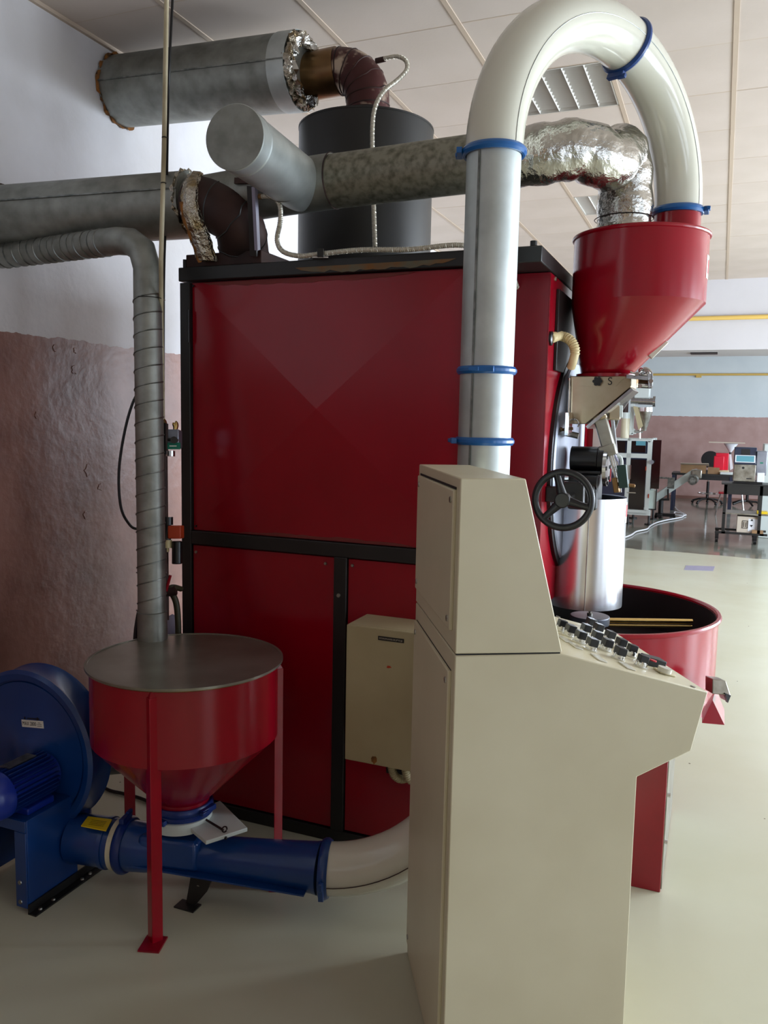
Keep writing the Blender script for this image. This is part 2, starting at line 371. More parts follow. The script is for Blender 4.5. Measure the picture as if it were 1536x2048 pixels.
for n_, (x0, x1, y0, y1) in enumerate(fix_cells):
    lab = ['large square louvred ceiling light with dark triangular fins, seen through the white arch', 'small distant louvred ceiling light beside the foil elbow'][n_]
    t = thing('ceiling_light', lab, 'ceiling light', ((x0+x1)/2, (y0+y1)/2, CZ))
    x0 += .014; x1 -= .014; y0 += .006; y1 -= .006
    part('housing', MB().box(x0, x1, y0, y1, CZ+.045, CZ+.055).box(x0, x0+.008, y0, y1, CZ-.004, CZ+.05).box(x1-.008, x1, y0, y1, CZ-.004, CZ+.05).box(x0, x1, y0, y0+.008, CZ-.004, CZ+.05).box(x0, x1, y1-.008, y1, CZ-.004, CZ+.05), 'louvre', t)
    nb = 5
    for k in range(1, nb):
        xx = x0+(x1-x0)*k/nb
        part('fin', MB().prism([(xx-.012, y0, CZ+.03), (xx+.012, y0, CZ+.03), (xx, y0, CZ-.003)], (0, y1-y0, 0)), 'louvre', t)
    for k in range(1, 12):
        yy = y0+(y1-y0)*k/12
        part('blade', MB().prism([(x0, yy-.008, CZ+.03), (x0, yy+.008, CZ+.03), (x0, yy, CZ+.001)], (x1-x0, 0, 0)), 'louvre', t)
# lit lamps of the packing hall beyond the bulkhead
for lx, ly, ll in ((1.2, 15.2, 'lit white strip lamp nearest behind the bulkhead beam'), (1.2, 17.9, 'lit white strip lamp deep in the far hall above the trolley side'), (-1.0, 17.9, 'lit white strip lamp deep in the far hall above the conveyor side')):
    t = thing('ceiling_lamp', ll, 'ceiling lamp', (lx, ly, CZ), 'lit lamps of the far hall')
    part('lamp_body', MB().box(lx-.12, lx+.12, ly-.62, ly+.62, CZ-.05, CZ+.03), 'frame_white', t)
    part('diffuser', MB().box(lx-.1, lx+.1, ly-.6, ly+.6, CZ-.06, CZ-.05), 'lamp_glow', t)
# yellow gas pipes on bulkhead and far wall
y1 = ON(1400, 637, 'Y', YB-.04).z
t = solo('gas_pipe', MB().cyl((-1.8, YB-.045, y1), (WX-.1, YB-.045, y1+.0), .028, n=12), 'yellow_pipe', 'thick ochre yellow pipe running along the white bulkhead', 'pipe')
y2 = ON(1400, 749, 'Y', YF-.05).z
p2 = MB().cyl((-2.5, YF-.04, y2), (WX-.1, YF-.04, y2), .026, n=12)
t = solo('gas_pipe', p2, 'yellow_pipe', 'thin yellow pipe on the pale blue far wall above the brown dado', 'pipe')
part('bracket', MB().box(-.62, -.5, YF-.06, YF, y2-.07, y2+.01), 'yellow_pipe', t)
struct('baseboard_far', MB().box(XL, WX, YF-.015, YF, 0, .07), 'plaster_crack')
# flaking patches of the left wall paint
random.seed(3)
for (px, py, s_) in ((175, 940, 26), (148, 740, 20), (200, 975, 16), (110, 695, 16), (170, 1030, 16), (72, 830, 14), (150, 700, 14)):
    c = ON(px, py, 'X', XL); r = s_*c.y/1630*.55; ring = []
    for k in range(14):
        a = k/14*2*math.pi; q = r*random.uniform(.55, 1.1); ring.append(V((XL-.001, c.y+q*math.cos(a), c.z+q*1.2*math.sin(a))))
    part('paint_flake', MB().prism(ring, (.004, 0, 0)), 'wall_left', bpy.data.objects['wall_left'], bev=.002)

# ------------------------------------------------------------------ roaster
X0, X1, Y0, Y1 = -2.078, -.6, 2.83, 4.15
ro = thing('coffee_roaster', 'large red roasting machine cabinet in a black frame filling the centre', 'roasting machine', (-1.35, 3.5, 0))
fr = MB(); pw = .047
fr.box(X0, X0+pw, Y0, Y0+pw, 0, 2.24).box(X0, X0+pw, Y1-pw, Y1, 0, 2.24).box(-1.06-pw, -1.06, Y1-pw, Y1, 0, .98)
fr.box(X0+pw, -.862, Y0, Y0+pw, 1.168, 1.224)
fr.box(-1.365, -1.31, Y0, Y0+pw, .05, 1.168)
fr.box(X0+pw, -.862, Y0, Y0+pw, 0, .05).box(X0, X0+pw, Y0, Y1, 0, .05).box(X0, X0+pw, Y0+pw, Y1-pw, 1.168, 1.22)
fr.box(-.862, -.815, Y0, Y0+pw, 0, 2.24)
part('frame', fr, 'black_paint', ro, bev=.003)
part('top_cover', MB().box(X0-.004, X1+.002, Y0-.004, Y1, 2.245, 2.3), 'black_paint', ro, bev=.004)
part('inner_body', MB().box(X0+.01, -1.07, Y0+.03, Y1-.01, .05, 2.243).box(-1.07, -.82, Y0+.03, 3.0, .05, 2.243).box(-1.07, -.83, 3.0, Y1-.01, .98, 2.243), 'red_dark', ro)
# cross-braked upper panel: a very shallow pyramid with four creases
px0, px1, pz0, pz1 = X0+pw+.003, -.865, 1.227, 2.238; ya = Y0+.018
cx, cz = ON(635, 818, 'Y', Y0).x, ON(635, 818, 'Y', Y0).z
pm = MB().add([(px0, ya, pz0), (px1, ya, pz0), (px1, ya, pz1), (px0, ya, pz1), (cx, ya-.03, cz), (px0, ya+.012, pz0), (px1, ya+.012, pz0), (px1, ya+.012, pz1), (px0, ya+.012, pz1)],
              [(0, 1, 4), (1, 2, 4), (2, 3, 4), (3, 0, 4), (0, 5, 6, 1), (1, 6, 7, 2), (2, 7, 8, 3), (3, 8, 5, 0), (5, 8, 7, 6)])
up_ = part('upper_panel', pm, 'red', ro, smooth=.3)
lo1 = part('lower_panel', MB().box(X0+pw+.003, -1.368, Y0+.012, Y0+.03, .055, 1.163), 'red', ro, bev=.002)
lo2 = part('lower_panel', MB().box(-1.307, -.865, Y0+.012, Y0+.03, .055, 1.163), 'red', ro, bev=.002)
for p_ in (up_,):
    for q in ((387, 572), (392, 1052)): bolt(p_, ON(q[0], q[1], 'Y', Y0+.012), (0, -1, 0), .005, 'black')
for q in ((392, 1104), (651, 1127), (705, 1131)):
    c = ON(q[0], q[1], 'Y', Y0+.01); bolt(lo2 if q[0] > 690 else lo1, c, (0, -1, 0), .007)
bolt(lo1, ON(642, 1664, 'Y', Y0+.01), (0, -1, 0), .007); bolt(lo2, ON(696, 1668, 'Y', Y0+.01), (0, -1, 0), .007)
bolt(ro, ON(677, 1191, 'Y', Y0-.002), (0, -1, 0), .009)
part('hinge', MB().cyl((X0+.043, Y0-.004, 2.0), (X0+.043, Y0-.004, 2.13), .007, n=12), 'black', ro)
# worn primer strip under the top cover and along the panel bottom
def ragged(x0, x1, z0, z1, y, seed, n=26, top=False):
    random.seed(seed); a = []; b = []
    for k in range(n+1):
        t = k/n; x = x0+(x1-x0)*t; env = math.sin(math.pi*t)**.4
        a.append(V((x, y, z1 if not top else z1-(1-env)*(z1-z0)*.6))); b.append(V((x, y, z1-(z1-z0)*env*random.uniform(.6, 1))))
    return MB().prism(a+b[::-1], (0, .002, 0))
part('scraped_edge', ragged(ON(592, 545, 'Y', Y0).x, ON(913, 520, 'Y', Y0).x, 2.243, 2.272, Y0-.0065, 5), 'stain_primer', ro)
part('scraped_edge', ragged(ON(400, 570, 'Y', Y0).x, ON(830, 540, 'Y', Y0).x, 2.215, 2.237, ya-.003, 9), 'scuff', ro)
part('scraped_edge', ragged(ON(470, 1070, 'Y', Y0).x, ON(830, 1085, 'Y', Y0).x, 1.245, 1.228, ya-.003, 4), 'scuff', ro)
# set-back front column and front face
part('side_panel', MB().box(-.829, X1-.004, 3.012, Y1, .98, 2.243), 'red_dark', ro, bev=.002)
part('front_panel', MB().box(X1-.004, X1, 3.012, Y1, .985, 2.24), 'red', ro)
part('underframe', MB().box(-1.06, -.62, 4.02, 4.1, .9, .98), 'black_paint', ro)
for y in (2.79+.06, Y1-.06):
    bolt(ro, (X1-.03 if y < 3 else X1-.03, y, 2.301), (0, 0, 1), .014, 'black', 'eye_bolt')
bolt(ro, (X0+.012, Y0+.03, 2.301), (0, 0, 1), .012, 'black', 'eye_bolt')
part('lifting_bolt', MB().cyl((X1-.035, Y0+.03, 2.30), (X1-.035, Y0+.03, 2.322), .012, n=12), 'black', ro)
part('lifting_bolt', MB().cyl((X0+.012, Y0+.02, 2.30), (X0+.012, Y0+.02, 2.335), .008, n=12).cyl((X0+.012, Y0+.02, 2.322), (X0+.06, Y0+.03, 2.322), .004, n=8), 'black', ro)
bolt(ro, ON(1111, 558, 'X', X1), (1, 0, 0), .009)
DY, DZ = 3.545, 1.53
part('drum_ring', MB().lathe((X1, DY, DZ), (1, 0, 0), [(.43, 0), (.455, 0), (.455, .014), (.43, .014)], n=96), 'black', ro)
part('drum_front', MB().lathe((X1, DY, DZ), (1, 0, 0), [(.428, .0), (.428, .018), (.42, .024), (.0005, .024)], n=96, close=False), 'plate_grey', ro)
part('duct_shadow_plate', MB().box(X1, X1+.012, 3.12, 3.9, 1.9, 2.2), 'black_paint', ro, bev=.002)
# chute with the letter S under the hopper
xc = lambda px, py, y=3.29: ON(px, py, 'Y', y)
YC = 3.29; pl = [xc(1140, 752), xc(1262, 752), xc(1262, 774), xc(1172, 848), xc(1140, 848)]
ch = part('bean_chute', MB().prism(pl, (0, .21, 0)), 'steel_tan', ro, bev=.003)
a_, b2 = xc(1263, 776), xc(1172, 851)
part('chute_lip', MB().beam(a_+V((.004, .1, -.004)), b2+V((.004, .1, -.008)), .22, .012, up=(1, 0, 1)), 'steel', ro)
part('slide_plate', MB().prism([xc(1150, 754, YC-.004), xc(1258, 754, YC-.004), xc(1246, 758, YC-.004), xc(1232, 772, YC-.004), xc(1160, 772, YC-.004)], (0, .004, 0)), 'steel_tan', ch)
text('letter', 'S', 'ink', ch, xc(1220, 763, YC-.006), (1, 0, 0), (0, 0, 1), .03)
kn = MB(); kc = xc(1196, 763, YC)
kn.cyl(kc, kc+V((0, -.02, 0)), .012, n=12)
for k in range(6): a = k*math.pi/3; kn.cyl(kc+V((.012*math.cos(a), -.01, .012*math.sin(a))), kc+V((.012*math.cos(a), -.022, .012*math.sin(a))), .007, n=8)
part('star_knob', kn, 'black', ch)
part('hinge_rod', MB().cyl(xc(1139, 756, 3.27), xc(1136, 852, 3.27), .005, n=10), 'chrome', ro)
part('thermometer', MB().cyl(xc(1098, 860, 3.2), xc(1116, 856, 3.2), .013, n=12).cyl(xc(1114, 857, 3.2), xc(1124, 860, 3.2), .009, n=12).cyl(xc(1122, 860, 3.22), xc(1146, 857, 3.22), .006, n=10), 'brass', ro)
hk = [xc(1144, 838, 3.27), xc(1152, 839, 3.27), xc(1158, 846, 3.27), xc(1156, 854, 3.27)]
part('hook', MB().tube(smooth_path(hk), .003, n=8), 'chrome', ro)
part('sight_plate', MB().box(X1+.045, X1+.06, 3.16, 3.25, 1.655, 1.745), 'chrome', ro, bev=.002)
part('spyhole', MB().cyl(xc(1130, 866, 3.3), xc(1157, 872, 3.3), .012, n=12), 'steel_rough', ro)
# drive motors below the chute
mc = V((X1+.045, 3.36, xc(1150, 918, 3.36).z))
part('drive_motor', MB().cyl(mc, (-.45, 3.36, mc.z), .052, n=32).cyl((-.447, 3.36, mc.z), (-.425, 3.36, mc.z), .055, n=32), 'black', ro)
fl = part('motor_flange', MB().cyl((-.424, 3.36, mc.z-.03), (-.41, 3.36, mc.z-.03), .075, n=32), 'steel', ro)
for k in range(8): a = k*math.pi/4; bolt(fl, (-.41, 3.36+.062*math.cos(a), mc.z-.03+.062*math.sin(a)), (1, 0, 0), .009, 'black', 'bolt')
part('motor_shaft_cover', MB().cyl((X1+.045, 3.3, mc.z-.085), (-.44, 3.3, mc.z-.085), .03, n=24).cyl((X1+.045, 3.3, mc.z-.05), (-.43, 3.3, mc.z-.05), .008, n=12), 'black', ro)
part('shaft_collar', MB().cyl((X1+.045, 3.24, mc.z-.075), (-.54, 3.24, mc.z-.075), .026, n=24), 'chrome', ro)
part('gear_box', MB().box(-.555, -.44, 3.3, 3.46, mc.z-.2, mc.z-.06), 'black_paint', ro, bev=.01)
# handwheel on its shaft
wc = AT(1126, 1000, 2.86)
hw = part('handwheel', MB().tube(arc(wc, (.098, 0, 0), (0, 0, .098), 0, 2*math.pi*47/48, 47), .0125, n=12, close=True), 'rubber', ro)
part('hub', MB().cyl(wc+V((0, -.022, 0)), wc+V((0, .02, 0)), .027, n=24), 'rubber', hw, bev=.004)
for a in (1.85, 3.95, 6.04):
    part('spoke', MB().tube([wc+V((math.cos(a)*.02, .002, math.sin(a)*.02)), wc+V((math.cos(a)*.06, 0, math.sin(a)*.06)), wc+V((math.cos(a)*.094, 0, math.sin(a)*.094))], [.018, .013, .012], n=12), 'rubber', hw)
part('shaft', MB().cyl(wc+V((0, .02, 0)), wc+V((0, .42, 0)), .0135, n=20), 'chrome', ro)
part('bearing_block', MB().box(wc.x-.035, wc.x+.04, wc.y+.2, wc.y+.235, wc.z-.04, wc.z+.05), 'black_paint', ro, bev=.004)
part('bearing_block', MB().box(wc.x-.035, wc.x+.05, wc.y+.4, wc.y+.43, wc.z-.04, wc.z+.04), 'black_paint', ro, bev=.004)
part('bearing_arm', MB().box(X1, wc.x-.034, wc.y+.2, wc.y+.24, wc.z-.03, wc.z+.03), 'black_paint', ro, bev=.004)
# pneumatic cylinder, rod and switch box
W = 3.25
pc = part('air_cylinder', MB().beam(AT(1201, 838, W), AT(1217, 893, W), .05, .05, up=(0, 1, 0)), 'steel_rough', ro, bev=.006)
part('cylinder_head', MB().beam(AT(1213, 890, W), AT(1220, 912, W), .062, .062, up=(0, 1, 0)), 'steel_rough', pc, bev=.004)
part('cylinder_cap', MB().beam(AT(1198, 828, W), AT(1202, 840, W), .056, .056, up=(0, 1, 0)), 'steel_tan', pc, bev=.004)
part('piston_rod', MB().cyl(AT(1219, 905, W), AT(1232, 958, W), .007, n=12).cyl(AT(1224, 905, W), AT(1237, 958, W), .004, n=12), 'chrome', pc)
part('clevis', MB().beam(AT(1229, 955, W), AT(1234, 985, W), .022, .03, up=(0, 1, 0)).cyl(AT(1232, 968, W-.01), AT(1270, 972, W-.01), .008, n=10), 'brass', pc, bev=.003)
part('link_bar', MB().beam(AT(1225, 838, W+.03), AT(1240, 985, W+.03), .012, .03, up=(0, 1, 0)), 'steel', ro)
part('support_bar', MB().beam(AT(1256, 772, W+.1), AT(1222, 872, W+.1), .02, .02, up=(0, 1, 0)), 'steel', ro)
part('support_bar', MB().beam(AT(1262, 790, W+.1), AT(1243, 818, W+.1), .014, .02, up=(0, 1, 0)), 'steel', ro)
part('sensor_block', MB().obox(AT(1227, 826, W+.02), R_*.022, _f*.02, U_*.028), 'steel_tan', ro, bev=.003)
part('sensor_plate', MB().obox(AT(1239, 824, W+.02), R_*.008, _f*.02, U_*.024), 'frame_white', ro, bev=.002)
sb = part('switch_box', MB().beam(AT(1243, 930, W-.03), AT(1248, 976, W-.03), .036, .03, up=(0, 1, 0)), 'green_box', ro, bev=.003)
part('cable', MB().tube(smooth_path([AT(1222, 892, W), AT(1228, 905, W), AT(1236, 925, W+.02), AT(1240, 935, W+.02)]), .004, n=8), 'lilac_plastic', sb)
part('cable', MB().tube(smooth_path([AT(1232, 912, W+.02), AT(1240, 914, W+.02), AT(1243, 922, W+.02), AT(1243, 934, W+.02)]), .007, n=8), 'frame_white', sb)
# metal latch cluster right of the chute
lc = MB(); 
lc.cyl(AT(1258, 752, 3.15), AT(1285, 758, 3.15), .007, n=10).cyl(AT(1285, 742, 3.15), AT(1287, 772, 3.15), .014, n=12).cyl(AT(1278, 750, 3.12), AT(1302, 752, 3.12), .009, n=10).cyl(AT(1275, 771, 3.12), AT(1302, 772, 3.12), .010, n=10)
lc.beam(AT(1299, 748, 3.12), AT(1301, 776, 3.12), .012, .03, up=(0, 1, 0)).sphere(AT(1283, 741, 3.12), .012).sphere(AT(1296, 746, 3.12), .011)
part('latch_mechanism', lc, 'chrome', ro)
part('latch_mechanism', MB().obox(AT(1286, 760, 3.15), R_*.022, _f*.016, U_*.02), 'brass', ro, bev=.004)
l2 = MB()
for q in ((1274, 748), (1292, 740), (1302, 762), (1280, 772)): l2.cyl(AT(q[0], q[1], 3.08), AT(q[0], q[1], 3.14), .008, n=10)
l2.beam(AT(1252, 753, 3.1), AT(1296, 757, 3.1), .012, .014).tube(smooth_path([AT(1260, 744, 3.1), AT(1276, 747, 3.1), AT(1290, 736, 3.1), AT(1303, 745, 3.1), AT(1303, 772, 3.1)]), .004, n=8)
part('latch_mechanism', l2, 'steel', ro)
# ribbed cream hose leaving the front panel
hp = smooth_path([ON(1100, 677, 'X', X1), AT(1120, 672, 3.12), AT(1140, 680, 3.1), AT(1150, 700, 3.09), AT(1146, 722, 3.1), AT(1142, 735, 3.12)], 8)
ho = part('ribbed_hose', MB().tube(hp, .0165, n=20), 'hose_cream', ro)
part('rib', helix_on(hp[:28], .017, .0085, .0028, n=14), 'hose_cream', ho)
part('hose_socket', MB().lathe(hp[0], (1, 0, 0), [(.016, 0), (.026, 0), (.026, .008), (.016, .012)], n=24), 'black', ho)
part('red_strip', MB().box(X1+.046, X1+.05, 3.66, 3.74, 1.52, 1.85), 'red', ro)
part('front_door', MB().box(X1+.046, X1+.16, 3.72, 3.735, 1.45, 1.78), 'red', ro, bev=.002)
dd = MB().box(X1+.075, X1+.115, 3.716, 3.72, 1.6, 1.74)
part('sticker', dd, 'white_label', ro)
# steel cylinder hanging over the cooling tray
sc_ = AT(1178, 992, 3.42); SR = .155; zt, zb = sc_.z, .945
sx, sy = sc_.x, sc_.y
def arcsheet(c0, r, z0, z1, n=64, th=.002):
    return MB().lathe((c0[0], c0[1], 0), (0, 0, 1), [(r, z0), (r, z1), (r-th, z1), (r-th, z0)], n=n)
cy = part('steel_cylinder', arcsheet((sx, sy), SR, zb, zt), 'steel_polished', ro)
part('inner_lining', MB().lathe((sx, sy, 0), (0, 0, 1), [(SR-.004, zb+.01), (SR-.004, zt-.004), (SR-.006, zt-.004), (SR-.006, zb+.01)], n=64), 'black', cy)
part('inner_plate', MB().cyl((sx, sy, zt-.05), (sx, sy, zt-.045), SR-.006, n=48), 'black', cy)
va = math.atan2(-sy, -sx)
ea = V((sx+(SR+.001)*math.cos(va+.02), sy+(SR+.001)*math.sin(va+.02), 0))
part('sheet_seam', MB().cyl(ea+V((0, 0, zb)), ea+V((0, 0, zt)), .0022, n=8), 'steel_rough', cy)
def curved_label(c, r, a0, a1, z0, z1, th=.0008, n=8):
    a = [V((c[0]+(r+th)*math.cos(a0+(a1-a0)*k/n), c[1]+(r+th)*math.sin(a0+(a1-a0)*k/n), z0)) for k in range(n+1)]
    b = [V((c[0]+(r)*math.cos(a0+(a1-a0)*k/n), c[1]+(r)*math.sin(a0+(a1-a0)*k/n), z0)) for k in range(n+1)]
    return MB().prism(a+b[::-1], (0, 0, z1-z0))
part('sticker', curved_label((sx, sy), SR, -.16, .3, 1.30, 1.385), 'white_label', cy)
part('sticker_print', curved_label((sx, sy), SR+.0008, -.12, .3, 1.325, 1.375), 'red_label', cy)
for sxx in (-1, 1): part('bracket', MB().beam((sx-.1, sy+.1*sxx, zt-.1), (X1+.04, sy+.1*sxx, zt-.1), .02, .02), 'black_paint', cy)
# flexible conduit running along the top and down the recessed side
cw = 2.93
YQ = 2.812
G = lambda a, b, y=YQ: ON(a, b, 'Y', y)
pth = smooth_path([G(516, 393, 2.78), G(545, 394, 2.775), G(560, 412, 2.775), G(560, 445, 2.79), G(554, 480), G(566, 503), G(600, 512), G(640, 508), G(720, 500), G(820, 499), G(912, 490), G(985, 500, 2.84), (X1-.14, Y0-.02, 2.28), AT(1030, 565, 2.95), AT(1033, 590, 3.04), AT(1024, 650, 3.06), AT(1010, 720, 3.08), AT(1008, 930, 3.06)], 5)
fc = solo('flexible_conduit', MB().tube(pth, .0085, n=12), 'conduit', 'pale ribbed metal conduit clipped along the top front edge of the red machine', 'conduit')
part('ribbing', helix_on(pth, .0088, .0075, .0016, n=8, nside=4), 'conduit', fc)
part('clip', MB().obox(G(641, 506, YQ-.012), R_*.012, _f*.008, U_*.016), 'black', fc, bev=.002)
part('clip_foot', MB().obox(G(641, 516, YQ-.006), R_*.03, _f*.01, U_*.003), 'steel', fc)

# ------------------------------------------------------------------ junction box on the side
jb = thing('junction_box', 'beige wall-mounted electrical box on the lower red panel beside the cabinet', 'electrical box', (-1.0, 2.72, .7))
part('housing', MB().box(-1.225, -.84, 2.67, Y0+.011, .44, .955), 'beige_box', jb, bev=.004)
dr = part('door', MB().box(-1.225, -.84, 2.655, 2.668, .44, .955), 'beige_box', jb, bev=.004)
c = ON(782, 1279, 'Y', 2.6545); part('label_strip', MB().box(c.x-.05, c.x+.05, 2.6535, 2.655, c.z-.0075, c.z+.0075), 'ink', dr)
text('embossing', 'BYDROMUHRIE-DE JPTOLJE', 'conduit', dr, (c.x, 2.6525, c.z), (1, 0, 0), (0, 0, 1), .006, wscale=.88)
def blob(c, r, y, th=.0015, seed=1, sy=1):
    random.seed(seed); ring = [V((c.x+r*random.uniform(.5, 1)*math.cos(k/12*6.283), y, c.z+sy*r*random.uniform(.5, 1)*math.sin(k/12*6.283))) for k in range(12)]
    return MB().prism(ring, (0, -th, 0))
part('chip', blob(ON(778, 1334, 'Y', 2.655), .011, 2.655, seed=2, sy=.6), 'orange', dr)
part('stain', blob(ON(748, 1520, 'Y', 2.655), .014, 2.655, seed=5, sy=1.3), 'wool', dr)
for px in (782, 810):
    a = ON(px, 1540, 'Y', 2.75); g = part('cable_gland', MB().cyl((a.x, 2.75, .44), (a.x, 2.75, .405), .02, n=16), 'beige_box', jb)
    ps = smooth_path([(a.x, 2.75, .41), (a.x+.01, 2.755, .37), (a.x+.03, 2.78, .345), (a.x+.05, 2.838, .335)])
    part('conduit_rib', helix_on(ps, .014, .008, .0025, n=12), 'beige_box', g); part('conduit_hose', MB().tube(ps, .0145, n=14), 'beige_box', g)
part('gland_cutout', MB().box(-1.13, -.93, 2.8405, 2.8415, .33, .43), 'black', jb)

# ------------------------------------------------------------------ feed hopper on the roaster
HX, HY, HR = -.335, 3.40, .252
fh = thing('feed_hopper', 'red feed hopper with skewed cone mounted above the chute of the roasting machine', 'hopper', (HX, HY, 1.9))
tx, ty = -.44, 3.40
n = 64
def cr(c, r): return [V((c[0]+r*math.cos(2*math.pi*i/n), c[1]+r*math.sin(2*math.pi*i/n), c[2])) for i in range(n)]
part('body', MB().loft([cr((tx, ty, 1.9), .1), cr((HX, HY, 2.168), HR), cr((HX, HY, 2.418), HR)]), 'red', fh, smooth=25)
part('rim', MB().lathe((HX, HY, 2.418), (0, 0, 1), [(HR, -.006), (HR+.006, -.003), (HR+.008, .002), (HR+.006, .008), (HR, .01)], n=64), 'red', fh)
part('lid', MB().cyl((HX, HY, 2.419), (HX, HY, 2.425), HR+.001, n=64), 'red', fh)
part('throat_flange', MB().cyl((tx, ty, 1.888), (tx, ty, 1.9), .118, n=40), 'red', fh)
IX, IY = -.205, 3.40
part('inlet', MB().cyl((IX, IY, 2.425), (IX, IY, 2.5), .086, n=40), 'red', fh)
part('sticker', curved_label((HX, HY), HR, -.2, .25, 2.255, 2.34), 'white_label', fh)
part('sticker_print', curved_label((HX, HY), HR+.0008, -.12, .25, 2.275, 2.325), 'red_label', fh)
sl0, sl1 = AT(1331, 681, 3.17), AT(1298, 713, 3.17)
part('sight_window', MB().beam(sl0, sl1, .03, .016, up=(1, 0, 1)), 'plastic_clear', fh, bev=.003)

# ------------------------------------------------------------------ pneumatic conveying line
RX, RY, RR = -.695, 2.53, .0835
cp = thing('conveying_pipe', 'pneumatic conveying pipe: galvanised riser, white arch over the machine, blue clamps', 'pipe', (RX, RY, 0))
part('riser', MB().cyl((RX, RY, .62), (RX, RY, 2.515), RR, n=48), 'galv_light', cp)
part('seam', MB().beam((RX-.022, RY-.0835, .62), (RX-.022, RY-.0835, 2.51), .006, .004, up=(0, 1, 0)), 'galv', cp)
S = V((-1.165, 2.386, .165)); 
c0 = V((RX, RY, 0)); dS = (V((RX, RY, .165))-S); Rb = dS.length; dn = dS.normalized()
bp_ = [S+dn*(Rb*math.sin(t))+V((0, 0, Rb*(1-math.cos(t)))) for t in [math.pi/2*k/20 for k in range(21)]]
bd = part('lower_bend', MB().tube(bp_, .088, n=40), 'white_pipe', cp, label='white bend at the foot of the line')
sd = dn.cross(V((0, 0, 1)))
part('seam', MB().tube([p+sd*.0885*1+V((0, 0, -.02)) for p in bp_], .0016, n=6), 'rust', bd)
A0, A1 = V((RX, RY, 2.525)), V((IX, IY, 2.525)); mid = (A0+A1)/2; hx = (A1-A0)/2
up = V((0, 0, hx.length*1.0))
ap = [mid-hx*math.cos(t)+up*math.sin(t) for t in [math.pi*k/48 for k in range(49)]]
ar = part('arch_bend', MB().tube(ap[:29], .0885, n=48), 'white_pipe', cp); ar2 = part('arch_bend', MB().tube(ap[28:], .0875, n=48), 'white_pipe', cp)
nd = hx.normalized().cross(V((0, 0, 1))).normalized()
part('seam', MB().tube([p+nd*.0888 for p in ap[:29]], .0012, n=6), 'galv', ar); part('seam', MB().tube([p+nd*.0878 for p in ap[28:]], .0012, n=6), 'galv', ar2)
clamp(cp, A0+V((0, 0, -.004)), (0, 0, 1), .088, (-1, -.25, 0))
clamp(cp, A1+V((0, 0, -.012)), (0, 0, 1), .087, (1, 0, 0))
clamp(cp, ap[28], ap[29]-ap[27], .088, (-.3, -.3, -1), 'blue')
for pz in (742, 882): clamp(cp, (RX, RY, ON(965, pz, 'Y', RY).z), (0, 0, 1), .083, (-1, -.4, 0) if pz == 882 else (.1, -1, 0))
clamp(cp, S, dn, .088, (.1, -1, -.2), 'blue', w=.016)

# blue venturi with the dosing gate
vE, vS = V((-1.185, 2.382, .165)), V((-1.9, 2.228, .165)); vd = (vE-vS).normalized(); L_ = (vE-vS).length
ve = thing('venturi_feeder', 'blue venturi pipe on a black foot under the round red hopper', 'pipe fitting', (-1.56, 2.3, 0))
part('body', MB().lathe(vS, vd, [(.088, .02), (.084, .1), (.07, .2), (.062, .30), (.066, .34), (.074, L_*.75), (.084, L_-.02), (.088, L_)], n=40, close=False, caps=True), 'blue', ve)
vm = vS+vd*.2
vx = vd.cross(V((0, 0, 1)))
part('inlet_box', MB().obox(vm+V((0, 0, .02)), vd*.11, vx*.07, V((0, 0, .055))), 'blue', ve, bev=.015)
part('side_flange', MB().beam(vS+vd*.05+vx*.055+V((0, 0, -.03)), vE-vd*.03+vx*.072+V((0, 0, -.05)), .05, .006), 'blue', ve)
clamp(ve, vS+vd*.015, vd, .088, (0, 0, 1), 'blue_dark', w=.016)
bt = V((-1.60, 2.24, .08)); bb_ = V((-1.575, 2.215, 0))
part('foot', MB().prism([(-1.62, 2.25, .12), (-1.53, 2.25, .12), (-1.555, 2.245, .06), (-1.6, 2.235, 0), (-1.635, 2.235, 0)], (0, .006, 0)).box(-1.66, -1.58, 2.2, 2.25, 0, .005), 'black_paint', ve)
bolt(ve, (-1.59, 2.248, .07), (0, -1, 0), .008)
gt_ = thing('slide_gate', 'off-white slide gate plate below the red hopper throat, with rusty pull pin', 'slide gate', (-1.69, 2.29, .27))
gz = .272
gp = [ON(x, y, 'Z', gz) for x, y in ((322, 1640), (352, 1606), (440, 1600), (495, 1663), (412, 1690), (330, 1650))]
part('plate', MB().prism([ON(360, 1645, 'Z', gz), ON(412, 1690, 'Z', gz), ON(495, 1663, 'Z', gz), ON(440, 1608, 'Z', gz)], (0, 0, .014)), 'frame_white', gt_, bev=.002)
part('gate_housing', MB().cyl((-1.70, 2.30, .262), (-1.70, 2.30, .30), .11, n=40), 'frame_white', gt_)
q0, q1 = ON(400, 1632, 'Z', gz+.02), ON(446, 1660, 'Z', gz+.02)
part('pull_pin', MB().cyl(q0, q1, .004, n=8).tube(arc(q1+V((.006, 0, .004)), (.009, 0, 0), (0, .006, .007), 0, 6.1, 14), .0025, n=6), 'rust', gt_)
bolt(gt_, ON(452, 1676, 'Z', gz+.006), (0, -1, 0), .006, 'black')

